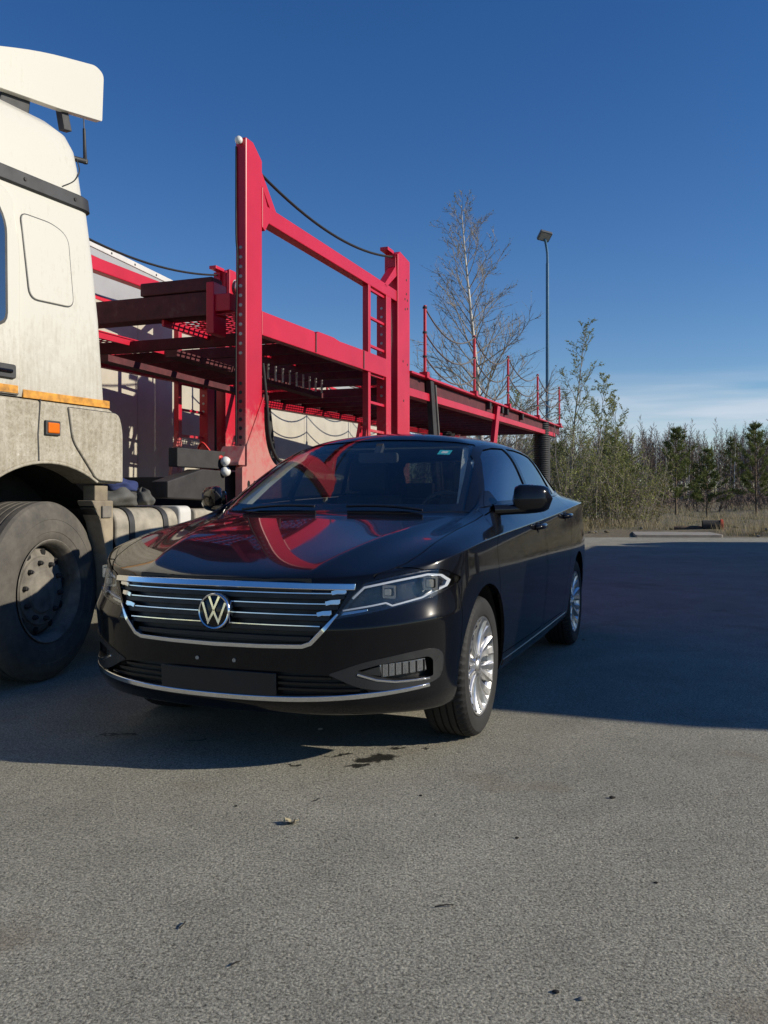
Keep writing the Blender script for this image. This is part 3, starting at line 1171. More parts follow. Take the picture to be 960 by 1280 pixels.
skin_strip(_cs, front_u, .0105, .006, .02, 'lower_chrome_strip', 'chrome', bumper_o, .003, lambda t: .65 + .35 * min(1, 6 * min(t, 1 - t) + .2))
for _s in (1, -1):
    S = lambda pts: [(a * _s, b) for a, b in pts]
    pocket = back_plate('fog_pocket', S(FOG), .040, 'black_plastic', bumper_o)
    LH = S(round_poly([(.575, .414), (.66, .438), (.80, .454), (.812, .44), (.812, .374), (.80, .370), (.70, .372), (.63, .388)], [.004, .02, .01, .01, .01, .01, .03, .03], 3))
    sh = shell_mesh(-.003, .030)
    me = boolean(sh, cutter(S(FOG), 'x', .3, 1.2), 'INTERSECT')
    me = boolean(me, cutter(LH, 'x', .2, 1.3), 'DIFFERENCE')
    finish_panel('fog_frame', me, 'satin_grey_plastic', pocket, 'black_plastic', -.003)
    skin_strip(S(poly2([(.575, .400), (.64, .376), (.70, .366), (.80, .366)], 6)), front_u, .0042, .0055, .014, 'fog_trim', 'chrome', pocket, .001)
    lamp = skin_strip(S([(.655 + .145 * i / 10, .408 + .012 * i / 10) for i in range(11)]), front_u, .027, -.016, .02, 'fog_lamp', 'lamp_reflector', pocket, .004)
    for _i in range(13):
        x = .662 + .131 * _i / 12
        skin_strip(S([(x, .386 + .0006 * _i), (x, .432 + .0006 * _i)]), front_u, .0032 if _i % 2 else .0014, -.012, .008, 'fog_rib', 'lamp_lens' if _i % 2 else 'lamp_black', lamp, 0)
    skin_strip(S([(.585, .404), (.62, .405), (.655, .408)]), front_u, .020, -.012, .02, 'fog_cover', 'satin_grey_plastic', pocket, .002, lambda t: .15 + .85 * t)
    # headlamp
    hl = back_plate('headlight', S(HLAMP), .055, 'lamp_black', car)
    sh = shell_mesh(.012, .055)
    me = boolean(sh, cutter(S(grow(HLAMP, .001)), 'x', .2, 1.2), 'INTERSECT')
    me = boolean(me, cutter(S(grow(HLAMP, -.009)), 'x', .15, 1.3), 'DIFFERENCE')
    finish_panel('lamp_rim', me, 'lamp_black', hl, 'lamp_black', .012)
    glass('lens', S(HLAMP), 'x', .20, 1.2, 'lamp_lens', hl)
    skin_strip(S(poly2([(.553, .690), (.592, .733), (.70, .757), (.79, .775), (.828, .768), (.848, .745), (.843, .724), (.812, .706)], 5)), front_u, .0044, -.010, .02, 'light_guide', 'light_guide', hl, .001)
    skin_strip(S(poly2([(.520, .645), (.62, .662), (.668, .672), (.690, .661), (.78, .686), (.812, .706)], 5)), front_u, .0034, -.010, .02, 'light_guide', 'light_guide', hl, .001)
    skin_strip(S(poly2([(.515, .630), (.57, .640), (.61, .647)], 4)), front_u, .009, -.016, .02, 'turn_signal', 'lamp_reflector', hl, .001, lambda t: 1 - .5 * t)
    skin_strip(S(poly2([(.700, .632 + .033), (.78, .667), (.84, .708)], 4)), front_u, .008, -.02, .015, 'lamp_skirt', 'satin_grey_plastic', hl, .001)
    for _v, _w, _hw, _hh in ((.665, .711, .022, .021), (.792, .738, .024, .024)):
        P, N = front_u(_v, _w)
        for (aa, bb), mt, off in (((_hw + .006, _hh + .005), 'lamp_reflector', .048), ((_hw - .004, _hh - .005), 'lamp_black', .040), ((_hw - .008, _hh - .008), 'lens_dummy', .030)):
            mt = 'chrome' if mt == 'lens_dummy' else mt
            c = P - N * off
            MB().prism(round_poly([(_s * _v - aa, _w - bb), (_s * _v + aa, _w - bb), (_s * _v + aa, _w + bb), (_s * _v - aa, _w + bb)], .006, 3), 'x', c.x - .012, c.x + .006).build('projector', mt, hl, smooth=30)

# ---- mirrors, handles, sill trim, wipers, cowl
for _s in (1, -1):
    d = door_o['front_door', _s]
    mb = MB()
    def mp(i, j):
        t = i / 10                      # along the housing from stalk to tip
        y = .868 + .190 * t
        hh = (.082 - .018 * t) * math.sqrt(max(0.0, 1 - (abs(t * 2 - 1)) ** 5)) + .002
        dd = (.078 - .020 * t) * math.sqrt(max(0.0, 1 - (abs(t * 2 - 1)) ** 4)) + .002
        a = 2 * math.pi * j / 20
        ca, sa = math.cos(a), math.sin(a)
        x = dd * (abs(ca) ** .72) * (1 if ca > 0 else -.45)
        z = hh * (abs(sa) ** .8) * (1 if sa > 0 else -1)
        return (-.590 - .105 * t + x, y * _s, 1.072 + .006 * t + z)
    mb.grid(mp, 11, 21)
    h = mb.build('wing_mirror', 'car_paint', d, smooth=60)
    MB().tube([(-.50, .79 * _s, 1.018), (-.545, .86 * _s, 1.020), (-.60, .93 * _s, 1.026)], [.030, .026, .028], 12).build('mirror_stalk', 'gloss_black', h, smooth=60)
    MB().prism(round_poly([(.885 * _s, 1.01), (1.035 * _s, 1.02), (1.04 * _s, 1.115), (.885 * _s, 1.128)], .03, 4), 'x', -.668, -.662).build('mirror_glass', 'chrome', h)
    band('mirror_sail', round_poly([(-.43, 1.036), (-.575, 1.118), (-.615, 1.118), (-.615, 1.058)], .006, 2), [], 'y', *((.5, 1.2) if _s == 1 else (-1.2, -.5)), -.005, 'gloss_black', d)
    for nm, u0, w0 in (('front_door', -1.19, .915), ('rear_door', -2.16, .958)):
        P, N = side_v(u0, w0, _s)
        hd = MB().tube(spline([(u0 + .095, P.y - .004 * _s, w0 - .004), (u0 + .06, P.y + .028 * _s, w0), (u0, P.y + .034 * _s, w0 + .003), (u0 - .06, P.y + .028 * _s, w0 + .004), (u0 - .098, P.y - .004 * _s, w0 + .002)], 4),
                       [.010] + [.0155] * 15 + [.010], 10).build('door_handle', 'car_paint', door_o[nm, _s], smooth=60)
        MB().lathe([(0, .004), (.030, .004), (.036, .0)], 20, 'y', (0, 0, 0)).build('handle_cup', 'gloss_black', hd, loc=(u0, P.y + (.0005 if _s > 0 else -.0045), w0 - .004))
    skin_strip(poly2([(-.40, .262), (-1.2, .266), (-2.26, .276)], 12), lambda p, q: side_v(p, q, _s), .016, .004, .012, 'sill_trim', 'gloss_black', car, .002)
for _a, _b, _c in (((-.255, .50, .995), (-.30, .10, 1.045), (-.235, .52, .998)), ((-.245, -.08, 1.0), (-.33, -.52, 1.05), (-.23, -.06, 1.002))):
    pts = []
    for i in range(9):
        v = _a[1] + (_b[1] - _a[1]) * i / 8
        P, N = top_w(-.205 - .012 * math.sin(i / 8 * 3.14) - .09 * (abs(v) ** 2), v)
        pts.append(P + Vector((0, 0, .014)))
    MB().tube(pts, .007, 6).build('wiper', 'black_plastic', car, smooth=60)
MB().prism([(-.245, .90), (-.20, .93), (-.42, .93), (-.42, .90)], 'y', -.68, .68).build('scuttle_panel', 'black_plastic', car)

# ---- cabin: floor, dashboard, seats, wheel, rear-view mirror, trim
cab = MB().box(-2.95, -.45, -.74, .74, .30, .36).build('cabin_floor', 'interior_dark', car)
MB().prism(round_poly([(-.36, .945), (-.62, .990), (-.90, .955), (-.98, .86), (-.90, .60), (-.42, .60)], .05, 4), 'y', -.69, .69).build('dashboard', 'interior_dark', car, smooth=35)
MB().prism(round_poly([(-.80, .945), (-.88, 1.010), (-.98, 1.005), (-.99, .93)], .03, 4), 'y', .19, .55).build('instrument_hood', 'interior_dark', car, smooth=35)
mb = MB()
mb.lathe([(.185 + .015 * math.cos(R(a)), .015 * math.sin(R(a))) for a in range(0, 360, 45)], 36, 'x', closed=True)
mb.bar((0, -.18, 0), (0, .18, 0), .02, .06); mb.bar((0, 0, -.18), (0, 0, 0), .05, .02); mb.lathe([(0, .02), (.06, .02), (.07, -.02), (0, -.02)], 20, 'x')
mb.build('steering_wheel', 'interior_dark', car, smooth=40, loc=(-1.13, .37, .94), rot=(0, R(22), 0))
for _v in (.37, -.37):
    st = MB().prism(round_poly([(-1.62, .36), (-1.14, .40), (-1.12, .50), (-1.60, .56)], .05, 4), 'y', _v - .25, _v + .25).build('front_seat', 'interior_dark', car, smooth=35)
    MB().prism(round_poly([(-1.60, .50), (-1.48, .52), (-1.66, 1.10), (-1.76, 1.10)], .05, 4), 'y', _v - .24, _v + .24).build('seat_back', 'interior_dark', st, bevel=.04, seg=3, smooth=40)
    MB().prism(round_poly([(-1.675, 1.12), (-1.61, 1.13), (-1.64, 1.32), (-1.72, 1.31)], .03, 4), 'y', _v - .135, _v + .135).build('headrest', 'interior_dark', st, bevel=.035, seg=3, smooth=40)
rs = MB().prism(round_poly([(-2.55, .5), (-2.1, .45), (-2.1, .58), (-2.45, .62), (-2.72, 1.08), (-2.84, 1.08)], .04, 3), 'y', -.62, .62).build('rear_seat', 'interior_dark', car, smooth=40)
for _v in (-.36, .36):
    MB().prism(round_poly([(-2.74, 1.08), (-2.69, 1.08), (-2.70, 1.2), (-2.76, 1.2)], .02, 3), 'y', _v - .11, _v + .11).build('headrest', 'interior_dark', rs, bevel=.02, smooth=40)
rv = MB().prism(round_poly([(-.115, 1.285), (.125, 1.285), (.125, 1.345), (-.115, 1.345)], .02, 4), 'x', -.905, -.875).build('rear_view_mirror', 'interior_dark', car)
MB().bar((-.89, 0, 1.335), (-.94, 0, 1.392), .04, .03).build('mirror_arm', 'interior_dark', rv)
for _s in (1, -1):
    pts = [Vector((-.43, .690 * _s, 1.045)), Vector((-.60, .655 * _s, 1.155)), Vector((-.80, .608 * _s, 1.275)), Vector((-1.02, .555 * _s, 1.372))]
    mb = MB()
    mb.grid(lambda i, j: pts[i] + Vector((-.045 * (j % 4 in (1, 2)) - .0, -.075 * _s * (j % 4 in (2, 3)), -.012 * (j % 4 in (1, 2)))), 4, 5)
    mb.build('pillar_trim', 'interior_light', car)
MB().box(-2.4, -1.25, -.5, .5, 1.385, 1.395).build('headliner', 'interior_light', car)
def on_glass(v, w, d): 
    P, N = front_u(v, w)
    return P - N * d
stk = MB()
q = [on_glass(.378 + a, 1.338 + b, .012) for a, b in ((0, 0), (.070, -.002), (.070, .026), (0, .028))]
stk.add([*q, *[p - Vector((.001, 0, 0)) for p in q]], [(0, 1, 2, 3), (7, 6, 5, 4), (0, 4, 5, 1), (1, 5, 6, 2), (2, 6, 7, 3), (3, 7, 4, 0)])
sk_o = stk.build('windshield_sticker', 'sticker_cyan', wsh)
tag(sk_o, 'small cyan sticker with a pale window inside the top of the windshield')
stk = MB()
q = [on_glass(.396 + a, 1.345 + b, .0112) for a, b in ((0, 0), (.034, -.001), (.034, .012), (0, .013))]
stk.add([*q, *[p - Vector((.0005, 0, 0)) for p in q]], [(0, 1, 2, 3), (7, 6, 5, 4), (0, 4, 5, 1), (1, 5, 6, 2), (2, 6, 7, 3), (3, 7, 4, 0)])
stk.build('sticker_print', 'sticker_white', sk_o)

# ---- wheels
def car_wheel():
    root = empty('wheel', (0, 0, 0), 0, car)
    tr, tw = .316, .103
    prof = [(.222, -.088), (.232, -.098), (.262, -.105), (.292, -.101), (.307, -.090), (.3145, -.074), (.316, -.062)]
    for gy in (-.048, -.016, .016, .048):
        prof += [(.316, gy - .0045), (.308, gy - .0035), (.308, gy + .0035), (.316, gy + .0045)]
    prof += [(.316, .062), (.3145, .074), (.307, .090), (.292, .101), (.262, .105), (.232, .098), (.222, .088)]
    n = 180
    mb = MB()
    m = len(prof)
    for k in range(n):
        a = 2 * math.pi * k / n
        for (r, t) in prof:
            rr = r
            if k % 3 == 0 and r > .300 and (abs(t) > .055): rr -= .0065     # shoulder blocks
            mb.v.append((rr * math.cos(a + abs(t) * .3), t, rr * math.sin(a + abs(t) * .3)))
    for k in range(n):
        k2 = (k + 1) % n
        for i in range(m - 1):
            mb.f.append((k * m + i, k2 * m + i, k2 * m + i + 1, k * m + i + 1))
    mb.build('tyre', 'tyre_rubber', root, smooth=28)
    rim = MB().lathe([(.200, -.085), (.214, -.090), (.221, -.088), (.222, -.080), (.205, -.06), (.196, .0), (.200, .06), (.212, .080), (.2205, .088), (.2235, .0925), (.2225, .0965), (.2165, .0965), (.209, .0925), (.199, .079), (.194, .07)], 72, 'y').build('rim', 'brushed_alloy', root, smooth=30)
    for k in range(10):
        a0 = 2 * math.pi * k / 10
        # each spoke: two fan blades with a ridge between them
        for sgn in (-1, 1):
            rows = []
            for i in range(7):
                t = i / 6
                r = .045 + (.211 - .045) * t
                mid = sgn * (.028 + .115 * t) * (1 if True else 1)
                wid = .012 / r * (1 - t) + (.118) * t * .92 + .02
                yb = .074 + .020 * t ** 1.5 - .012 * math.sin(t * math.pi) 
                rows.append([(a0 + mid - wid, yb - .010, r), (a0 + mid - wid * .72, yb + .001, r), (a0 + mid + sgn * wid * .45, yb + .0055, r), (a0 + mid + wid * .72, yb + .001, r), (a0 + mid + wid, yb - .010, r)])
            mb = MB()
            mb.grid(lambda i, j: (rows[i][j][2] * math.sin(rows[i][j][0]), rows[i][j][1], rows[i][j][2] * math.cos(rows[i][j][0])), 7, 5)
            mb.grid(lambda i, j: (rows[i][4 - j][2] * math.sin(rows[i][4 - j][0]), rows[i][4 - j][1] - .014, rows[i][4 - j][2] * math.cos(rows[i][4 - j][0])), 7, 5)
            mb.build('spoke', 'brushed_alloy', rim, smooth=24, fix=False)
    hub = MB().lathe([(0, .088), (.018, .088), (.026, .0845), (.030, .080), (.052, .078), (.058, .066), (.058, .02)], 40, 'y').build('hub_cap', 'brushed_alloy', rim, smooth=30)
    for k in range(5):
        a = 2 * math.pi * (k + .5) / 5
        MB().lathe([(0, .0795), (.0075, .0795), (.0075, .070)], 6, 'y', (.041 * math.sin(a), 0, .041 * math.cos(a))).build('wheel_bolt', 'steel_dark', rim)
    MB().lathe([(0, .02), (.140, .02), (.140, -.01), (0, -.01)], 40, 'y').build('brake_disc', 'steel_bare', root, smooth=30)
    MB().lathe([(0, -.02), (.197, -.02), (.197, -.03), (0, -.03)], 32, 'y').build('brake_shield', 'wheel_well', root)
    return root
w0 = car_wheel()
w0.location = (0, .765, .316)
for _u, _v, _rz in ((-2.688, .765, 0), (0, -.765, math.pi), (-2.688, -.765, math.pi)):
    c = copy_tree(w0, car)
    c.location = (_u, _v, .316)
    c.rotation_euler = (0, R(11 + 7 * _u), _rz)
for _u in (0, -2.688):
    for _s in (1, -1):
        mb = MB()
        mb.grid(lambda i, j: (_u + .385 * math.cos(R(-4 + 188 * i / 24)), _s * (.885 if j == 0 else .44) if j < 2 else _s * .44, .322 + (.385 if j < 2 else .02) * math.sin(R(-4 + 188 * i / 24))) if j < 2 else
                (_u + .02 * math.cos(R(-4 + 188 * i / 24)), _s * .44, .36), 25, 3)
        mb.v = [(x, (y if abs(y) < .5 else _s * min(.845, abs(y))), z) for x, y, z in mb.v]
        mb.build('wheel_arch_liner', 'wheel_well', car, smooth=60)
MB().box(-3.5, .55, -.62, .62, .205, .235).build('underbody', 'wheel_well', car)
MB().tube([(-.42, -.6, .30), (-.42, .6, .30)], .035, 8).tube([(-2.69, -.7, .30), (-2.69, .7, .30)], .035, 8).tube([(0, -.7, .28), (0, .7, .28)], .025, 8).build('axle', 'steel_dark', car)

# ================================================================== THE TRUCK (its left side faces us)
truck = empty('truck_tractor', (-3.073, 5.736, 0), -2.025)
tag(truck, 'grimy white truck tractor with sleeper cab and roof deflector, beside the black sedan', 'truck')


def loft_z(levels, n=8, rad=.12):
    """rounded boxes stacked in z: (z, x_rear, x_front, half width)"""
    mb = MB()
    rings = []
    for z, xr, xf, hw in levels:
        r = min(rad, (xf - xr) / 2.2, hw / 1.1)
        p = round_poly([(xf, -hw), (xf, hw), (xr, hw), (xr, -hw)], r, n)
        rings.append([(x, y, z) for x, y in p])
    m = len(rings[0])
    o = len(mb.v)
    for rg in rings: mb.v += rg
    for i in range(len(rings) - 1):
        for k in range(m):
            k2 = (k + 1) % m
            mb.f.append((o + i * m + k, o + i * m + k2, o + (i + 1) * m + k2, o + (i + 1) * m + k))
    mb.f.append(tuple(o + k for k in range(m - 1, -1, -1)))
    mb.f.append(tuple(o + (len(rings) - 1) * m + k for k in range(m)))
    return mb


loft_z([(1.655, -.475, 1.42, 1.235), (1.70, -.473, 1.42, 1.243), (2.2, -.430, 1.38, 1.240), (2.60, -.390, 1.32, 1.225), (2.857, -.365, 1.26, 1.205)]).build('cab_body', 'truck_white', truck, smooth=40)
loft_z([(2.857, -.367, 1.27, 1.212), (2.866, -.378, 1.29, 1.224), (2.940, -.372, 1.27, 1.218), (2.950, -.362, 1.25, 1.206)]).build('cab_stripe', 'truck_black', truck, smooth=30)
loft_z([(2.950, -.355, 1.24, 1.198), (3.10, -.338, 1.16, 1.185), (3.23, -.318, 1.05, 1.168), (3.315, -.285, .92, 1.135), (3.375, -.225, .78, 1.07), (3.40, -.13, .68, .97)], rad=.16).build('cab_roof', 'truck_white', truck, smooth=50)
for _x in (.18, -.20):
    MB().lathe([(0, .006), (.010, .006), (.012, 0)], 10, 'y', (_x, 1.222, 2.905)).build('stripe_bolt', 'steel_dark', truck)
for _s in (1, -1):
    # sleeper side panel with a dark joint round it, door, roof pressing
    SP = round_poly([(.215, 2.705), (-.02, 2.705), (-.135, 2.66), (-.165, 2.235), (.165, 2.225)], [.05, .08, .09, .06, .06], 5)
    def side_slab(name, poly, y0, y1, mat, parent, bev=.004):
        """panel that leans in with the cab side"""
        lean = lambda z: 0 if z < 2.2 else (-.015 * (z - 2.2) / .4 if z < 2.6 else -.015 - .020 * (z - 2.6) / .257)
        mb = MB()
        n = len(poly)
        mb.add([(x, _s * (y0 + lean(z)), z) for x, z in poly] + [(x, _s * (y1 + lean(z)), z) for x, z in poly],
               [tuple(range(n)), tuple(range(2 * n - 1, n - 1, -1))] + [(i, (i + 1) % n, n + (i + 1) % n, n + i) for i in range(n)])
        return mb.build(name, mat, parent, bev, seg=2, smooth=40)
    sp_o = side_slab('side_panel', SP, 1.215, 1.2480, 'truck_white', truck)
    side_slab('panel_joint', grow(SP, .0060), 1.215, 1.2440, 'truck_black', sp_o, 0)
    DR = round_poly([(.250, 1.662), (.245, 1.72), (.235, 2.50), (.275, 2.78), (.36, 2.835), (1.20, 2.835), (1.33, 1.9), (1.34, 1.662)], [.02, .02, .1, .1, .1, .1, .1, .02], 5)
    dr = side_slab('door', DR, 1.215, 1.256, 'truck_white', truck, .008)
    side_slab('door_joint', grow(DR, .009), 1.20, 1.2395, 'truck_black', dr, 0)
    side_slab('door_window', round_poly([(.350, 2.05), (.342, 2.62), (.42, 2.75), (1.12, 2.75), (1.24, 2.05)], [.06, .1, .1, .08, .06], 4), 1.22, 1.2605, 'side_glass', dr, 0)
    side_slab('window_seal', grow(round_poly([(.350, 2.05), (.342, 2.62), (.42, 2.75), (1.12, 2.75), (1.24, 2.05)], [.06, .1, .1, .08, .06], 4), .018), 1.22, 1.2585, 'truck_black', dr, 0)
    hd = side_slab('door_handle', round_poly([(.285, 1.745), (.285, 1.825), (.49, 1.825), (.49, 1.745)], .015, 3), 1.235, 1.272, 'truck_black', dr, .006)
    MB().tube([(.32, 1.276 * _s, 1.785), (.46, 1.276 * _s, 1.785)], .011, 8).build('handle_grip', 'gloss_black', hd)
    side_slab('reflective_tape', [(.215, 1.652), (.215, 1.698), (-.468, 1.698), (-.468, 1.652)], 1.23, 1.2455, 'orange_tape', truck, .001)
    side_slab('reflective_tape', [(.262, 1.668), (.262, 1.712), (1.25, 1.712), (1.25, 1.668)], 1.24, 1.2585, 'orange_tape', truck, .001)
    # wing: arch cut out of the lower cab side
    arch = [(.03 + .735 * math.cos(R(a)), .55 + .735 * math.sin(R(a))) for a in [122 - (122 - 8) * i / 22 for i in range(23)]]
    wing = [(1.45, 1.648), (-.47, 1.648), (-.53, 1.62), (-.560, 1.52), (-.563, 1.172)] + arch + [(.95, .48), (1.45, .45)]
    wg = MB().prism(wing, 'y', 1.02 * _s, 1.246 * _s).build('wing', 'truck_wing', truck, .022, seg=3, smooth=40)
    MB().prism(round_poly([(-.115, 1.625), (-.150, 1.425), (-.350, 1.190), (-.574, 1.182), (-.574, 1.52), (-.538, 1.622)], [.01, .05, .04, .01, .06, .04], 4), 'y', 1.20 * _s, 1.258 * _s).build('wing_panel', 'truck_wing', wg, .010, seg=2, smooth=40)
    MB().prism(grow(round_poly([(-.115, 1.625), (-.150, 1.425), (-.350, 1.190), (-.574, 1.182), (-.574, 1.52), (-.538, 1.622)], [.01, .05, .04, .01, .06, .04], 4), .005), 'y', 1.20 * _s, 1.2468 * _s).build('panel_joint', 'truck_black', wg)
    MB().prism([(.098, 1.655), (.115, 1.45), (.108, 1.285), (.099, 1.285), (.106, 1.45), (.089, 1.655)], 'y', 1.22 * _s, 1.2485 * _s).build('wing_joint', 'truck_black', wg)
    MB().tube([(a[0], 1.243 * _s, a[1] + .006) for a in arch], .010, 8).build('arch_lip', 'truck_wing', wg, smooth=60)
    lm = MB().box(-.047, .065, 1.24 * _s, 1.262 * _s, 1.448, 1.535).build('marker_lamp', 'truck_black', wg, .006)
    MB().box(-.035, .053, 1.25 * _s, 1.270 * _s, 1.460, 1.523).build('lamp_lens', 'orange_lamp', lm, .008)
    # inner arch and mudguard
    mb = MB()
    mb.grid(lambda i, j: (.03 + .745 * math.cos(R(5 + 150 * i / 20)), _s * (.62 + .42 * j), .55 + .745 * math.sin(R(5 + 150 * i / 20))), 21, 2)
    mb.grid(lambda i, j: (.03 + .745 * math.cos(R(5 + 150 * i / 20)) * (1 - j), _s * .62, .55 + .745 * math.sin(R(5 + 150 * i / 20)) * (1 - j)), 21, 2)
    mb.build('wheel_arch_liner', 'steel_dark', truck, smooth=60)
    mg = MB()
    mg.grid(lambda i, j: (.03 + (.615 + .018 * (j > 1)) * math.cos(R(128 + 66 * i / 12)), _s * (1.215 if j in (0, 3) else .78), .53 + (.615 + .018 * (j > 1)) * math.sin(R(128 + 66 * i / 12))), 13, 5)
    mg_o = mg.build('mudguard', 'truck_black', truck, smooth=50)
    MB().prism([(-.385, 1.16), (-.50, 1.16), (-.50, 1.06), (-.385, 1.06)], 'y', 1.10 * _s, 1.20 * _s).build('guard_bracket', 'truck_grime', mg_o, .006)
    MB().prism([(-.345, 1.065), (-.535, 1.065), (-.535, .42), (-.50, .42), (-.475, .72), (-.42, .93)], 'y', 1.08 * _s, 1.215 * _s).build('guard_plate', 'truck_grime', mg_o, .010)
    MB().box(-.505, -.425, 1.212 * _s, 1.228 * _s, .955, 1.03).build('guard_reflector', 'wheel_grime', mg_o, .003)
# roof deflector: a curved top sheet carried by two side fins
dfo = MB().prism(round_poly([(1.0, 3.34), (.62, 3.53), (.42, 3.60), (.42, 3.57), (.62, 3.50), (.98, 3.32)], .01, 2), 'y', -1.10, 1.10).build('roof_deflector', 'truck_white', truck, .006, smooth=40)
FIN = round_poly([(1.0, 3.33), (.62, 3.53), (.40, 3.612), (-.05, 3.775), (-.50, 3.885), (-.575, 3.86), (-.560, 3.545), (-.20, 3.485), (.40, 3.41), (.80, 3.345)], [.02, .1, .1, .2, .03, .04, .01, .05, .05, .02], 4)
for _s in (1, -1):
    MB().prism(FIN, 'y', 1.045 * _s, 1.095 * _s).build('deflector_fin', 'truck_white', dfo, .016, seg=3, smooth=40)
    MB().prism([(.17, 3.50), (-.02, 3.50), (.00, 3.33), (.23, 3.33)], 'y', .98 * _s, 1.05 * _s).build('deflector_bracket', 'truck_black', dfo, .01)
    MB().prism([(-.24, 3.52), (-.30, 3.52), (-.335, 3.40), (-.27, 3.39)], 'y', 1.01 * _s, 1.06 * _s).build('deflector_bracket', 'truck_black', dfo, .005)
an = MB().tube([(-.30, 1.08, 3.22), (-.42, 1.09, 3.235)], .018, 8).tube([(-.415, 1.09, 3.22), (-.415, 1.09, 3.245), (-.413, 1.09, 3.25), (-.405, 1.09, 3.44)], [.016, .018, .012, .009], 8).tube([(-.405, 1.09, 3.42), (-.40, 1.09, 3.56)], .004, 6).build('antenna', 'truck_black', truck, smooth=60)
MB().tube(spline([(-.33, 1.10, 3.22), (-.29, 1.165, 3.12), (-.22, 1.19, 3.03), (-.12, 1.205, 2.965)], 5), .004, 6).build('antenna_cable', 'truck_black', an, smooth=60)
# front end
MB().prism(round_poly([(1.42, .42), (1.50, .55), (1.50, 1.62), (1.42, 1.66), (.95, 1.66), (.95, .42)], .04, 3), 'y', -1.19, 1.19).build('cab_front', 'truck_white', truck, .03, smooth=40)
ws_ = MB().prism([(1.428, 1.88), (1.396, 2.2), (1.338, 2.6), (1.312, 2.72), (1.26, 2.72), (1.29, 2.6), (1.34, 2.2), (1.37, 1.88)], 'y', -1.08, 1.08).build('windscreen', 'side_glass', truck)
MB().prism([(1.422, 1.83), (1.389, 2.2), (1.331, 2.6), (1.295, 2.77), (1.24, 2.77), (1.28, 2.6), (1.33, 2.2), (1.36, 1.83)], 'y', -1.13, 1.13).build('windscreen_seal', 'truck_black', ws_)
for _s in (1, -1):
    hl_ = MB().prism(round_poly([(.78 * _s, .60), (1.14 * _s, .60), (1.16 * _s, .86), (.82 * _s, .86)], .04, 3), 'x', 1.48, 1.545).build('headlight', 'lamp_reflector', truck, .01)
    MB().prism(round_poly([(.79 * _s, .61), (1.13 * _s, .61), (1.15 * _s, .85), (.83 * _s, .85)], .04, 3), 'x', 1.546, 1.552).build('lens', 'lamp_lens', hl_)
MB().box(1.40, 1.53, -.74, .74, .62, 1.45).build('radiator_grille', 'truck_black', truck, .02)
MB().box(-.40, .95, -1.0, 1.0, 1.30, 1.655).build('cab_floor', 'steel_dark', truck)
# chassis
fr = MB()
for _y in (-.40, .40):
    fr.box(-4.6, 1.2, _y - .04, _y + .04, .72, .98)
for _x in (-.9, -1.9, -2.9, -4.5):
    fr.box(_x - .05, _x + .05, -.36, .36, .78, .92)
fr.build('chassis_frame', 'steel_dark', truck, .008)
MB().box(-.9, .9, -.36, .36, .55, 1.28).build('engine_block', 'steel_dark', truck, .03)
MB().tube([(.02, -1.0, .53), (.02, 1.0, .53)], .06, 10).tube([(-3.6, -1.0, .53), (-3.6, 1.0, .53)], .09, 10).build('axle', 'steel_dark', truck)
MB().prism(round_poly([(-2.9, 1.02), (-3.1, 1.13), (-3.8, 1.13), (-4.1, 1.00)], .03, 3), 'y', -.45, .45).build('fifth_wheel', 'steel_dark', truck, .01)
for _s in (1, -1):
    tk = MB().prism(round_poly([(.62 * _s, .47), (1.20 * _s, .47), (1.20 * _s, 1.015), (.62 * _s, 1.015)], .13, 6), 'x', -1.20, -.575).build('fuel_tank', 'tank_grime', truck, .012, smooth=40)
    for _x in (-.72, -1.06):
        MB().prism(round_poly([(.612 * _s, .462), (1.208 * _s, .462), (1.208 * _s, 1.023), (.612 * _s, 1.023)], .135, 6), 'x', _x - .025, _x + .025).build('tank_strap', 'truck_black', tk, smooth=40)
    MB().lathe([(0, .04), (.045, .04), (.05, 0)], 16, 'z', (-.90, .80 * _s, 1.015)).build('filler_cap', 'truck_black', tk, smooth=40)
    MB().prism(round_poly([(.72 * _s, .50), (1.19 * _s, .50), (1.19 * _s, 1.025), (.72 * _s, 1.025)], .05, 4), 'x', -1.36, -1.225).build('additive_tank', 'trailer_white', truck, .012, smooth=40)
    MB().prism(round_poly([(.75 * _s, .50), (1.19 * _s, .50), (1.19 * _s, 1.00), (.75 * _s, 1.00)], .04, 4), 'x', -1.95, -1.40).build('air_tank_box', 'tank_grime', truck, .012, smooth=40)


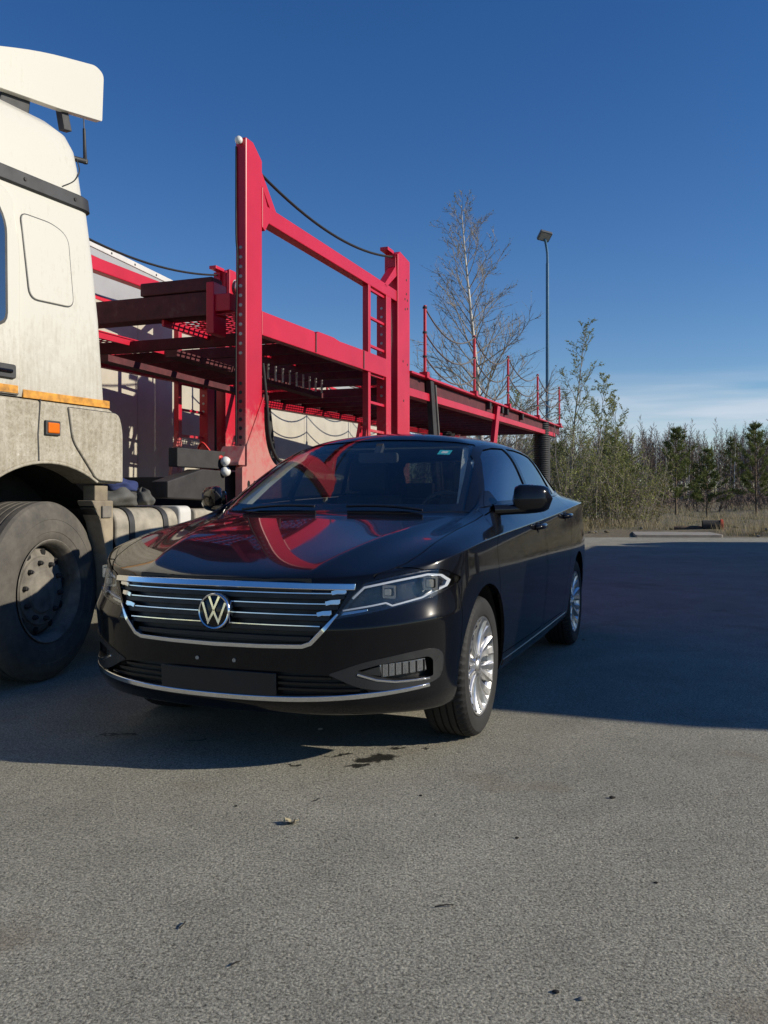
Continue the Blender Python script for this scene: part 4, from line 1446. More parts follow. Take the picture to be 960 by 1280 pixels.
def truck_wheel(name, parent, r=.53, hw=.155, dish=True, mat='truck_tyre_rubber'):
    root = empty(name, (0, 0, 0), 0, parent)
    prof = [(.300, -hw + .012), (.315, -hw), (.40, -hw - .012), (.47, -hw - .004), (.505, -hw + .012), (.522, -hw + .022), (r, -hw + .034)]
    for gy in (-.075, -.025, .025, .075):
        prof += [(r, gy - .008), (r - .013, gy - .006), (r - .013, gy + .006), (r, gy + .008)]
    prof += [(r, hw - .034), (.522, hw - .022), (.518, hw - .016), (.505, hw - .012), (.490, hw - .001), (.470, hw + .004), (.44, hw + .010), (.425, hw + .0115), (.422, hw + .0095), (.40, hw + .012), (.352, hw + .008), (.349, hw + .005), (.318, hw), (.300, hw - .012)]
    MB().lathe(prof, 96, 'y').build('tyre', mat, root, smooth=28)
    o_ = hw - .004 if dish else -hw + .10
    rim = MB().lathe([(.297, -hw + .02), (.286, -hw + .05), (.270, 0), (.276, hw - .045), (.288, hw - .018), (.302, hw - .002), (.307, hw + .003), (.303, hw + .006), (.294, hw + .001), (.280, hw - .02), (.268, hw - .05)], 64, 'y').build('rim', 'wheel_grime', root, smooth=30)
    yd = hw - .075
    MB().lathe([(.270, yd - .055), (.255, yd - .020), (.232, yd - .002), (.206, yd + .006), (.200, yd + .016), (.140, yd + .020), (.134, yd + .026), (.124, yd + .032), (.06, yd + .033), (0, yd + .033)], 64, 'y').build('wheel_disc', 'wheel_grime', rim, smooth=30)
    for k in range(10):
        a = 2 * math.pi * k / 10
        MB().lathe([(0, yd + .048), (.008, yd + .048), (.010, yd + .042), (.013, yd + .040), (.0165, yd + .026), (.0165, yd + .012)], 6, 'y', (.168 * math.sin(a), 0, .168 * math.cos(a))).build('wheel_nut', 'steel_dark', rim)
        a += math.pi / 10
        MB().lathe([(0, yd + .0035), (.021, yd + .0035), (.0235, yd + .0005)], 14, 'y', (.229 * math.sin(a), 0, .229 * math.cos(a))).build('hand_hole', 'wheel_well', rim, smooth=60)
    MB().lathe([(.295, -hw + .03), (.0, -hw + .03)], 32, 'y').build('brake_drum', 'steel_dark', root)
    return root


tw = truck_wheel('front_wheel', truck)
tw.location = (.02, 1.062, .53)
tw.rotation_euler = (0, R(9), R(12))
c = copy_tree(tw, truck)
c.location = (.02, -1.062, .53); c.rotation_euler = (0, R(20), math.pi + R(12))
for _s in (1, -1):
    for _y in (1.06, .74):
        c = copy_tree(tw, truck)
        c.name = 'drive_wheel'
        c.location = (-3.6, _y * _s, .53); c.rotation_euler = (0, R(30 * _y), 0 if _s > 0 else math.pi)
MB().box(-.05, .09, .86, .88, .62, .76).build('brake_chamber', 'steel_dark', truck, .01)

# bundled cloth lying on the tank
def crumple(cx, cy, cz, rx, ry, rz, seed, n=18, m=12):
    rr = random.Random(seed)
    ph = [rr.uniform(0, 6.28) for _ in range(8)]
    mb = MB()
    def P(i, j):
        a, b = 2 * math.pi * i / n, math.pi * j / (m - 1)
        k = 1 + .16 * math.sin(3 * a + ph[0] + 2 * b) + .13 * math.sin(5 * a + ph[1] - 3 * b) + .10 * math.sin(7 * b + ph[2] + a) + .06 * math.sin(11 * a + 5 * b + ph[3])
        return (cx + rx * k * math.sin(b) * math.cos(a), cy + ry * k * math.sin(b) * math.sin(a), max(cz - rz * .62, cz + rz * k * math.cos(b)))
    return mb.grid(P, n, m, closed_u=True)
Mtr = Matrix.Translation((-3.073, 5.736, 0)) @ Matrix.Rotation(-2.025, 4, 'Z')
def tw_pt(x, y, z): return tuple(Mtr @ Vector((x, y, z)))
rag = empty('work_jacket', tw_pt(-.80, 1.02, 1.023), -2.025)
tag(rag, 'crumpled blue and grey work jacket lying on the truck fuel tank', 'jacket')
crumple(.04, 0, .055, .20, .13, .085, 3).build('jacket_body', 'cloth_grey', rag, sub=1)
crumple(.02, .02, .135, .13, .10, .055, 5).build('jacket_hood', 'cloth_blue', rag, sub=1)
crumple(-.17, .05, .05, .07, .09, .07, 9).build('jacket_sleeve', 'cloth_grey', rag, sub=1)

# ================================================================== THE RED CAR-HAULER TRAILER
hauler = empty('car_hauler_trailer', (-2.247, 7.544, 0), -1.9337)
tag(hauler, 'empty red steel car-hauler trailer with tall lifting posts and upper deck, behind the sedan', 'trailer')
PZ = 3.97
for _s in (1, -1):
    Y = lambda y: y * _s
    # front post
    p1 = MB().prism([(.07, 1.07), (.07, PZ), (-.05, PZ), (-.20, PZ - .10), (-.20, 1.07)], 'y', Y(1.155), Y(1.25)).build('front_post', 'hauler_red', hauler, .010)
    for k in range(12):
        MB().lathe([(0, .003), (.013, .003), (.016, 0)], 12, 'x', (.0705, Y(1.20), 3.09 - .077 * k)).build('post_hole', 'steel_bare', p1)
    for k in range(8):
        MB().lathe([(0, .002), (.014, .002), (.016, 0)], 10, 'x', (.0705, Y(1.20), 2.0 - .072 * k)).build('post_hole', 'steel_dark', p1)
    MB().lathe([(0, .032), (.016, .028), (.028, .016), (.032, 0), (.028, -.016), (.016, -.028), (0, -.032)], 18, 'z', (.098, Y(1.20), PZ - .03)).build('post_lamp', 'lamp_white', p1, smooth=60)
    MB().tube(spline([(.078, Y(1.165), 3.9), (.083, Y(1.168), 3.2), (.080, Y(1.178), 3.0), (.085, Y(1.168), 2.4), (.08, Y(1.165), 1.5)], 5), .008, 6).build('post_cable', 'rope_black', p1)
    MB().prism(round_poly([(.15, 1.07), (.15, 1.33), (.075, 1.33), (.075, 1.50), (-.205, 1.92), (-.215, 1.66), (-.26, 1.50), (-.36, 1.38), (-.52, 1.33), (-.52, 1.07)], [.01, .02, .02, .02, .01, .1, .15, .1, .03, .01], 4), 'y', Y(1.20), Y(1.262)).build('post_foot', 'hauler_red', p1, .006)
    MB().prism([(.10, 1.34), (.10, 1.50), (.20, 1.36), (.20, 1.34)], 'y', Y(1.05), Y(1.26)).build('foot_gusset', 'hauler_red', p1, .006)
    for _x, _z in ((.05, 1.19), (-.045, 1.19)):
        MB().prism([(_x + .020 * math.cos(R(a)), _z + .032 * math.sin(R(a))) for a in range(0, 360, 30)], 'y', Y(1.2625), Y(1.2655)).build('foot_hole', 'wheel_well', p1)
    MB().tube(spline([(-.225, Y(1.24), 2.20), (-.235, Y(1.275), 1.85), (-.27, Y(1.28), 1.58), (-.40, Y(1.28), 1.42), (-.60, Y(1.26), 1.37)], 6), .014, 8).build('hose', 'rope_black', p1, smooth=60)
    # brace and gusset at the top of the front post
    MB().bar((-.165, Y(1.17), 3.84), (-.50, Y(1.17), 3.50), .09, .085).build('brace', 'hauler_red', hauler, .006)
    MB().prism([(-.19, 3.66), (-.19, 3.32), (-.235, 3.30), (-.30, 3.38), (-.36, 3.44), (-.30, 3.48)], 'y', Y(1.10), Y(1.257)).build('gusset', 'hauler_red', hauler, .004)
    # long beam to the rear post
    MB().prism([(-.20, 3.395), (-.20, 3.535), (-3.52, 3.53), (-3.52, 3.40)], 'y', Y(1.13), Y(1.235)).build('side_beam', 'hauler_red', hauler, .008)
    # rear post, its inner rail, ladder
    p2 = MB().prism([(-3.50, 1.2), (-3.50, 3.96), (-3.58, 4.01), (-3.93, 3.97), (-3.93, 1.2)], 'y', Y(1.08), Y(1.25)).build('rear_post', 'hauler_red', hauler, .010)
    for k, (_x, _z) in enumerate([(-3.80, 3.55), (-3.84, 3.48), (-3.75, 3.48), (-3.84, 3.38), (-3.76, 3.36), (-3.80, 3.72), (-3.68, 2.72), (-3.84, 2.70), (-3.70, 2.25)]):
        MB().lathe([(0, .003), (.014, .003), (.016, 0)], 10, 'y', (_x, Y(1.25) if _s > 0 else -1.253, _z)).build('post_bolt', 'steel_dark', p2)
    MB().prism([(-3.46, 3.96), (-3.46, 3.80), (-3.08, 3.50), (-3.16, 3.49), (-3.50, 3.70)], 'y', Y(1.14), Y(1.235)).build('brace', 'hauler_red', hauler, .005)
    MB().box(-3.50, -3.30, Y(1.10), Y(1.20), 3.96, 4.0).build('post_cap', 'hauler_red', p2, .004)
    ir = MB().box(-3.30, -3.14, Y(1.12), Y(1.24), 1.2, 3.40).build('inner_rail', 'hauler_red', hauler, .006)
    for k in range(12):
        MB().lathe([(0, .003), (.014, .003), (.017, 0)], 8, 'x', (-3.138, Y(1.18), 3.25 - .10 * k)).build('rail_hole', 'steel_bare', ir)
    MB().tube(spline([(-3.40, Y(1.17), 3.5), (-3.42, Y(1.19), 3.0), (-3.39, Y(1.17), 2.4), (-3.42, Y(1.18), 1.6)], 6), .018, 8).build('hose', 'rope_black', p2, smooth=60)
    ld = MB().box(-2.66, -2.59, Y(1.17), Y(1.24), 1.35, 3.40).build('ladder_rail', 'hauler_red', hauler, .006)
    for k in range(7):
        MB().box(-3.14, -2.66, Y(1.185), Y(1.215), 1.50 + .31 * k, 1.53 + .31 * k).build('ladder_rung', 'hauler_red', ld, .003)
    MB().prism([(-2.59, 1.35), (-2.59, 1.85), (-2.45, 1.35)], 'y', Y(1.18), Y(1.22)).build('ladder_foot', 'hauler_red', ld)
    # upper deck: side rails
    MB().prism([(-.20, 2.43), (-.20, 2.630), (-1.20, 2.640), (-1.24, 2.615), (-1.27, 2.640), (-1.30, 2.655), (-1.65, 2.660), (-1.80, 2.645), (-2.55, 2.660), (-3.12, 2.665), (-3.12, 2.455)], 'y', Y(1.175), Y(1.25)).build('deck_rail', 'hauler_red', hauler, .006)
    MB().box(-1.245, -1.225, Y(1.20), Y(1.256), 2.45, 2.625).build('rail_joint', 'steel_dark', hauler)
    MB().box(-2.44, -2.415, Y(1.20), Y(1.256), 2.46, 2.65).build('rail_joint', 'steel_dark', hauler)
    zt = lambda x: 2.645 + .17 * max(0, (-x - 4.0)) / 11.2
    MB().prism([(-3.95, zt(-3.95) - .028), (-3.95, zt(-3.95)), (-15.2, zt(-15.2)), (-15.2, zt(-15.2) - .028)], 'y', Y(1.06), Y(1.27)).build('rail_flange', 'hauler_red', hauler, .003)
    MB().prism([(-3.95, 2.44), (-3.95, zt(-3.95) - .029), (-15.2, zt(-15.2) - .029), (-15.2, zt(-15.2) - .20)], 'y', Y(1.15), Y(1.18)).build('rail_web', 'hauler_red_shaded', hauler)
    MB().prism([(-3.95, 2.34), (-3.95, 2.44), (-14.4, zt(-14.4) - .205), (-14.4, zt(-14.4) - .29)], 'y', Y(1.10), Y(1.235)).build('rail_foot', 'hauler_red', hauler, .004)
    # lower frame: red beams given dark steel, their shade put into the colour
    MB().prism([(.95, 1.08), (.95, 1.20), (.5, 1.30), (-14.8, 1.08), (-14.8, .86), (-2.6, .86), (-1.2, 1.02)], 'y', Y(.98), Y(1.12)).build('lower_rail', 'steel_dark', hauler, .008)
    MB().box(-.6, .80, Y(1.02), Y(1.10), 1.31, 1.45).build('front_sill', 'steel_dark', hauler, .006)
    # guard-rail stanchions and ropes
    SX = (-4.52, -6.98, -9.31, -12.08, -14.76)
    for i, x in enumerate(SX):
        z = zt(x)
        st = MB().tube([(x, Y(1.25), z - .02), (x, Y(1.25), z + .91)], .021, 8).build('stanchion', 'hauler_red', hauler, smooth=60)
        MB().box(x - .05, x + .05, Y(1.19), Y(1.30), z - .03, z + .05).build('stanchion_foot', 'hauler_red', st, .004)
        for zz in (.88, .56, .25):
            MB().lathe([(.021, -.012), (.03, -.012), (.03, .012), (.021, .012)], 10, 'z', (x, Y(1.25), z + zz)).build('rope_eye', 'steel_dark', st)
            if i:
                x0 = SX[i - 1]
                MB().tube(catenary((x0, Y(1.25), zt(x0) + zz), (x, Y(1.25), z + zz), .20 + .05 * zz), .011, 6).build('guard_rope', 'rope_pale', hauler, smooth=60)
    # top safety rope from post to post
    rp = MB().tube(catenary((-.215, Y(1.20), 3.80), (-3.50, Y(1.19), 3.93), .16, 18), .013, 6).build('top_rope', 'rope_black', hauler, smooth=60)
    MB().lathe([(0, -.03), (.02, -.02), (.024, 0), (.02, .02), (0, .03)], 10, 'x', (-.225, Y(1.20), 3.80)).build('rope_shackle', 'steel_bare', rp)
    # struts under the deck
    s1 = MB().prism([(-4.86, 2.62), (-4.72, 2.62), (-5.02, 1.15), (-5.20, 1.15)], 'y', Y(1.19), Y(1.265)).build('strut', 'steel_dark', hauler, .006)
    MB().tube([(-4.90, Y(1.27), 2.58), (-5.24, Y(1.27), 1.15)], .016, 8).build('strut_pipe', 'rope_pale', s1)
    MB().prism([(-8.66, 2.66), (-8.46, 2.66), (-7.80, 1.15), (-8.02, 1.15)], 'y', Y(1.20), Y(1.27)).build('strut', 'hauler_red', hauler, .006)
    for x in (-8.0, -8.9, -9.3, -10.6, -13.2):
        MB().box(x - .05, x + .05, Y(1.18), Y(1.26), zt(x) - .15, zt(x) - .04).build('rail_bracket', 'steel_dark', hauler, .006)
    # black ribbed column and pale strap near the tail
    rbm = MB()
    for k in range(44):
        z = 1.0 + .0405 * k
        rbm.lathe([(.15, z), (.18, z + .006), (.18, z + .022), (.15, z + .028), (.15, z + .0405)], 16, 'z', (-13.15, Y(1.12), 0))
    rbm.build('ribbed_column', 'truck_black', hauler, smooth=30)
    MB().box(-13.85, -13.50, Y(1.05), Y(1.20), .95, zt(-13.7) - .16).build('tail_post', 'steel_dark', hauler, .01)
    sp_ = spline([(-14.05, Y(1.26), 2.76), (-14.1, Y(1.28), 2.45), (-13.95, Y(1.30), 2.1), (-14.15, Y(1.30), 1.7), (-14.6, Y(1.30), 1.3)], 5)
    stp = MB()
    stp.grid(lambda i, j: (sp_[i].x + (.04 if j in (0, 3) else -.04), sp_[i].y + (.006 if j > 1 else 0), sp_[i].z), len(sp_), 5)
    stp.build('tail_strap', 'rope_pale', hauler)
# transverse beams
for k, x in enumerate([-.70, -1.30, -1.90, -2.50, -3.10, -3.72] + [-4.5 - .68 * i for i in range(16)]):
    z = 2.50 if x > -4 else 2.46 + .20 * (-x - 4) / 11
    MB().box(x - .025, x + .025, -1.14, 1.14, z - .04, z + .065).build('cross_beam', 'hauler_red_shaded', hauler, .005)
fb = MB().box(-.12, .05, -1.08, .93, 2.575, 2.77).build('front_cross_beam', 'hauler_red_shaded', hauler, .008)
MB().box(-.10, .06, .23, .93, 2.776, 2.885).build('beam_box', 'hauler_red_shaded', fb, .010)
MB().box(-.13, .07, .88, .95, 2.42, 2.84).build('beam_end_plate', 'hauler_red', fb, .006)
MB().box(-.12, .05, .95, 1.09, 2.60, 2.74).build('beam_stub', 'hauler_red', fb, .006)
hs = MB().box(-3.62, -3.46, -1.04, -1.0, 3.60, 3.98).build('pulley_housing', 'hauler_red', hauler, .006)
MB().lathe([(0, .05), (.10, .05), (.10, .035), (.075, .03), (.075, .01), (.10, .005), (.10, -.01), (0, -.01)], 20, 'y', (-3.62, -1.0, 3.78)).build('pulley', 'steel_bare', hs, smooth=30)
# wheel tracks of pierced sheet: a lattice with real holes
def pierced(x0, x1, y0, y1, z0, z1, pitch=.075, bw=.022):
    mb = MB()
    nx, ny = int(abs(x1 - x0) / pitch), int((y1 - y0) / pitch)
    zz = lambda x: z0 + (z1 - z0) * (x - x0) / (x1 - x0)
    for i in range(nx + 1):
        x = x0 + (x1 - x0) * i / nx
        mb.box(x - bw / 2, x + bw / 2, y0, y1, zz(x), zz(x) + .006)
    for j in range(ny + 1):
        y = y0 + (y1 - y0) * j / ny
        mb.prism([(x0, zz(x0) + .0075), (x1, zz(x1) + .0075), (x1, zz(x1) + .0015), (x0, zz(x0) + .0015)], 'y', y - bw / 2, y + bw / 2)
    return mb
for y0, y1 in ((.42, 1.12), (-1.12, -.42)):
    for (x0, x1, z0, z1) in ((.02, -1.22, 2.575, 2.580), (-1.26, -3.0, 2.580, 2.585), (-4.0, -8.5, 2.56, 2.66), (-8.55, -14.6, 2.66, 2.80)):
        pierced(x0, x1, y0, y1, z0, z1).build('pierced_track', 'hauler_red', hauler)
        for yy in (y0 + .01, y1 - .01):
            MB().bar((x0, yy, z0 - .02), (x1, yy, z1 - .02), .02, .07).build('track_edge', 'hauler_red', hauler)
MB().prism([(-.2, 2.30), (-.2, 2.36), (-3.2, 2.32), (-3.2, 2.26)], 'y', -.42, -.30).prism([(-.2, 2.30), (-.2, 2.36), (-3.2, 2.32), (-3.2, 2.26)], 'y', .30, .42).build('deck_runner', 'hauler_red_shaded', hauler)
for x in (.6, -.3, -1.2, -2.4, -4, -6, -8, -10, -12, -14.4):
    MB().box(x - .06, x + .06, -1.0, 1.0, .95 if x < -1 else 1.10, 1.09 if x < -1 else 1.24).build('lower_cross_beam', 'steel_dark', hauler, .006)
MB().prism([(.95, 1.02), (.95, 1.12), (-3.2, 1.12), (-3.2, .98), (-1.5, .98)], 'y', -.55, .55).build('gooseneck', 'steel_dark', hauler, .01)
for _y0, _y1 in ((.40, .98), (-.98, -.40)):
    pierced(-3.0, -14.5, _y0, _y1, 1.12, 1.12, .12, .03).build('pierced_track', 'hauler_red_shaded', hauler)
for z in (1.37, 1.29):
    MB().lathe([(0, .04), (.02, .036), (.036, .02), (.04, 0), (.036, -.02), (0, -.03)], 16, 'x', (.20, 1.14, z)).build('side_lamp', 'lamp_white', hauler, smooth=60)
for y, z in ((1.08, 1.40), (1.05, 1.33)):
    MB().lathe([(0, .04), (.024, .03), (.03, 0), (.024, -.03), (0, -.04)], 14, 'x', (.20, y, z)).build('side_lamp', 'red_tape', hauler, smooth=60)
MB().tube(spline([(.2, 1.0, 1.45), (.24, .95, 1.52), (.22, .90, 1.45), (.2, .92, 1.38), (.22, 1.02, 1.30)], 5), .010, 6).build('air_hose', 'red_tape', hauler, smooth=60)
for k in range(9):      # chains and hooks hanging under the deck
    x = -1.6 - .16 * k
    MB().tube([(x, .55, 2.43), (x, .55, 2.28)], .012, 5).build('hanging_chain', 'steel_bare', hauler)
hw_ = truck_wheel('trailer_wheel', hauler, .53, .155)
for ch in hw_.children: pass
sc_ = .78
for i, (x, s) in enumerate([(-9.0, 1), (-10.2, 1), (-9.0, -1), (-10.2, -1)]):
    c = hw_ if i == 0 else copy_tree(hw_, hauler)
    c.scale = (sc_, sc_, sc_)
    c.location = (x, .98 * s, .53 * sc_)
    c.rotation_euler = (0, R(37 * i), 0 if s > 0 else math.pi)
MB().tube([(-9.0, -.9, .41), (-9.0, .9, .41)], .06, 8).tube([(-10.2, -.9, .41), (-10.2, .9, .41)], .06, 8).box(-11, -8.2, -.5, .5, .5, .95).build('axle', 'steel_dark', hauler)
for s in (1, -1):
    MB().box(-2.15, -2.0, s * .62, s * .80, .12, 1.0).box(-2.25, -1.9, s * .58, s * .84, .10, .13).build('landing_leg', 'steel_dark', hauler, .006)

# ================================================================== PALE BOX TRAILER BEHIND THE HAULER
def box_trailer(name, loc, rz, label, x0, x1, cols, y0=-2.5, y1=0.0, seams=None, z0=1.15):
    t = empty(name, loc, rz)
    tag(t, label, 'trailer')
    MB().box(x0 + .01, x1 - .01, y0 + .01, y1 - .012, z0, 3.97).build('box_core', cols[0], t)
    for yy, sg in ((y1, 1), (y0, -1)):
        xs = seams
        for a, b in zip(xs, xs[1:]):
            MB().box(a + .006, b - .006, yy - .016, yy + .004 * sg, z0 + .06, 3.36).build('side_panel', cols[0], t, .004)
        MB().box(x0, x1, yy - .014, yy + .006 * sg, 3.365, 3.41).build('side_stripe', 'trailer_red', t)
        MB().box(x0, x1, yy - .014, yy + .002 * sg, 3.414, 3.716).build('upper_panel', 'trailer_grey', t)
        MB().box(x0, x1, yy - .014, yy + .006 * sg, 3.72, 3.84).build('side_stripe', 'trailer_red', t)
        MB().box(x0, x1, yy - .014, yy + .002 * sg, 3.844, 3.93).build('upper_panel', 'trailer_grey', t)
        tr_ = MB().box(x0, x1, yy - .04, yy + .016 * sg if sg > 0 else yy + .04, 3.932, 4.0).build('top_rail', 'trailer_white', t, .006)
        if sg > 0:
            n = int((x1 - x0) / .52)
            for k in range(n):
                MB().lathe([(0, .005), (.013, .005), (.015, 0)], 8, 'y', (x0 + .25 + .52 * k, yy + .016, 3.962)).build('rivet', 'steel_dark', tr_)
        MB().box(x0, x1, yy - .05, yy + .012 * sg, z0 - .10, z0 + .055).build('bottom_rail', 'steel_dark', t, .006)
    MB().box(x0, x1, y0 + .3, y1 - .3, z0 - .25, z0 - .01).build('chassis', 'steel_dark', t)
    MB().box(x0 - .04, x0, y0, y1, z0 - .1, 4.0).box(x1, x1 + .04, y0, y1, z0 - .1, 4.0).build('end_frame', cols[0], t, .01)
    return t
wt = box_trailer('box_semi_trailer', (-3.29, 10.1, 0), -1.8286, 'pale box trailer with red stripes along its top, standing behind the red hauler', -13.0, 5.0, ('trailer_cream',), seams=[-13.0, -9.95, -6.92, -3.9, -.88, 2.1, 5.0])
tw_ = truck_wheel('trailer_wheel', wt, .53, .17)
for i, (x, y) in enumerate([(-8.5, -.17), (-9.8, -.17), (-11.1, -.17), (-8.5, -2.33), (-9.8, -2.33), (-11.1, -2.33)]):
    c = tw_ if i == 0 else copy_tree(tw_, wt)
    c.location = (x, y, .53)
    c.rotation_euler = (0, R(31 * i), 0 if y > -1 else math.pi)
for y in (-.6, -1.9):
    MB().box(1.6, 1.75, y - .08, y + .08, .02, 1.0).build('landing_leg', 'steel_dark', wt)
MB().box(-12, -7.6, -2.0, -.5, .45, .95).build('bogie', 'steel_dark', wt)

# ================================================================== TRUCK AND TRAILER TO THE RIGHT, whose shade lies over the yard
CR = Vector((7.97, 3.56, 0))
ct = box_trailer('parked_semi_trailer', CR, math.atan2(.935, .355), 'tall white box trailer parked along the right of the yard, shading the asphalt', 0.0, 16.0, ('trailer_white',), y0=-2.5, y1=0.0, seams=[0, 4, 8, 12, 16], z0=1.05)
tw2 = truck_wheel('trailer_wheel', ct, .53, .17)
for i, (x, y) in enumerate([(2.2, -.17), (3.5, -.17), (4.8, -.17), (2.2, -2.33), (3.5, -2.33), (4.8, -2.33), (12.1, -.17), (12.1, -2.33)]):
    c = tw2 if i == 0 else copy_tree(tw2, ct)
    c.location = (x, y, .53)
    c.rotation_euler = (0, R(47 * i), 0 if y > -1 else math.pi)
MB().box(1.4, 5.6, -2.0, -.5, .42, .80).build('bogie', 'steel_dark', ct)
MB().box(5.8, 11.0, -.12, -.06, .45, .62).box(5.8, 11.0, -.12, -.06, .72, .89).build('side_guard', 'steel_bare', ct)
tc = empty('parked_tractor', CR + Vector((.355, .935, 0)) * 14.3, math.atan2(.935, .355))
tag(tc, 'white truck tractor coupled in front of the trailer that shades the yard', 'truck')
MB().prism(round_poly([(1.9, 1.0), (1.9, 3.75), (2.6, 3.85), (3.9, 3.3), (4.2, 2.2), (4.25, 1.0)], .15, 4), 'y', -2.45, -.05).build('cab_body', 'truck_white', tc, .05, smooth=40)
MB().box(-2.0, 4.2, -2.0, -.5, .6, .98).build('chassis', 'steel_dark', tc)
MB().prism([(4.16, 2.25), (3.93, 3.2), (3.97, 3.2), (4.23, 2.25)], 'y', -2.3, -.2).build('windscreen', 'side_glass', tc)
for i, (x, y) in enumerate([(3.0, -.2), (3.0, -2.3)]):
    c = copy_tree(tw2, tc)
    c.location = (x, y, .53); c.rotation_euler = (0, .3, 0 if y > -1 else math.pi)

# ================================================================== GROUND
EDGE = lambda x: 24.2 + .012 * (x - 7) + .25 * math.sin(x * .35) + .12 * math.sin(x * 1.3 + 1)
mb = MB()
xs = [-400, -150, -60] + [-40 + i for i in range(101)] + [90, 180, 400]
mb.grid(lambda i, j: (xs[i], (-60 if j == 0 else EDGE(xs[i])), 0.0), len(xs), 2)
asph = mb.build('asphalt_yard', 'asphalt', None, fix=False)
tag(asph, 'worn grey asphalt of the parking yard with loose grit', 'asphalt', kind='structure')
mb = MB()
rr = random.Random(3)
ys = [22.5, 23.6, 24.3, 24.8, 25.4, 26.2, 27, 28, 29.5, 31, 33, 36, 40, 46, 54, 64, 80, 110, 160, 260, 500]
gx = [-500, -250, -120, -60, -40] + [-30 + 1.5 * i for i in range(61)] + [70, 90, 130, 250, 500]
def gz(x, y):
    if y < 23.7: return -.06
    b = min(1, max(0, (y - 24.0) / 2.2))
    return -.03 + b * (.10 + .10 * math.sin(x * .8 + y * .35) * math.sin(y * .55 + 1.3) + .06 * math.sin(x * 2.3 + y) + .04 * math.sin(x * 4.1 - 2 * y)) + (.012 * max(0, y - 30) if y < 120 else 1.0)
mb.grid(lambda i, j: (gx[i], ys[j], gz(gx[i], ys[j])), len(gx), len(ys))
vg = mb.build('grass_verge', 'verge_soil', None, fix=False, smooth=60)
tag(vg, 'bare soil verge with dry grass beyond the asphalt', 'verge', kind='structure')
def ground_z(x, y): return gz(x, y)

# kerb-side slab and the piece of pipe lying beside it
sl = MB().prism(round_poly([(6.95, 24.35), (9.35, 24.25), (9.75, 26.4), (7.5, 26.6)], .05, 3), 'z', -.02, .075).build('concrete_slab', 'concrete', None, .015)
tag(sl, 'flat weathered concrete slab at the edge of the asphalt', 'slab')
pp = empty('pipe_offcut', (10.05, 26.9, .22), R(-14))
tag(pp, 'short dark pipe offcut with a red ring at its end, lying on the verge', 'pipe')
MB().lathe([(.17, -.30), (.19, -.30), (.19, .22), (.17, .22)], 28, 'x', closed=True).build('pipe_wall', 'pipe_dark', pp, smooth=40)
MB().lathe([(.155, .20), (.185, .20), (.225, .225), (.225, .285), (.175, .295), (.150, .27)], 28, 'x', closed=True).build('pipe_ring', 'pipe_red', pp, smooth=40)
lg = MB().tube([(9.0, 27.3, .13), (9.5, 27.1, .15), (9.9, 27.25, .14)], .09, 8).build('log', 'pine_bark', None, smooth=50)
tag(lg, 'dark short log lying behind the pipe offcut', 'log')

# ------------------------------------------------------------------ trees
class TreeMB:
    def __init__(self, seed):
        self.r = random.Random(seed)
        self.trunk, self.crown, self.leaf = MB(), MB(), MB()

    def limb(self, mb, p, d, length, r0, n, sides, curve=.15, up=.1, r1=.25):
        pts, rs = [Vector(p)], [r0]
        d = Vector(d).normalized()
        for i in range(n):
            d = (d + Vector((self.r.uniform(-1, 1), self.r.uniform(-1, 1), self.r.uniform(-1, 1))) * curve + Vector((0, 0, up))).normalized()
            pts.append(pts[-1] + d * (length / n))
            rs.append(r0 * (1 - (1 - r1) * (i + 1) / n))
        if sides == 1:          # far twigs: a tapering sliver is all that shows
            s = d.cross(Vector((self.r.uniform(-1, 1), self.r.uniform(-1, 1), self.r.uniform(-.4, .4)))).normalized()
            vs = []
            for q, w in zip(pts[:-1], rs): vs += [q - s * w * 1.2, q + s * w * 1.2]
            vs.append(pts[-1])
            m = len(pts) - 1
            mb.add(vs, [(2 * i, 2 * i + 1, 2 * i + 3, 2 * i + 2) for i in range(m - 1)] + [(2 * m - 2, 2 * m - 1, 2 * m)])
        else:
            mb.tube(pts, rs, sides, cap=False)
        return pts, d

    def bud(self, p, s):
        a = self.r.uniform(0, 6.28)
        t = Vector((math.cos(a), math.sin(a), self.r.uniform(-.3, .8))).normalized() * s
        n = t.cross(Vector((self.r.uniform(-1, 1), self.r.uniform(-1, 1), .3))).normalized() * s * .38
        p = Vector(p)
        self.leaf.add([p, p + t * .5 + n, p + t, p + t * .5 - n], [(0, 1, 2, 3)])


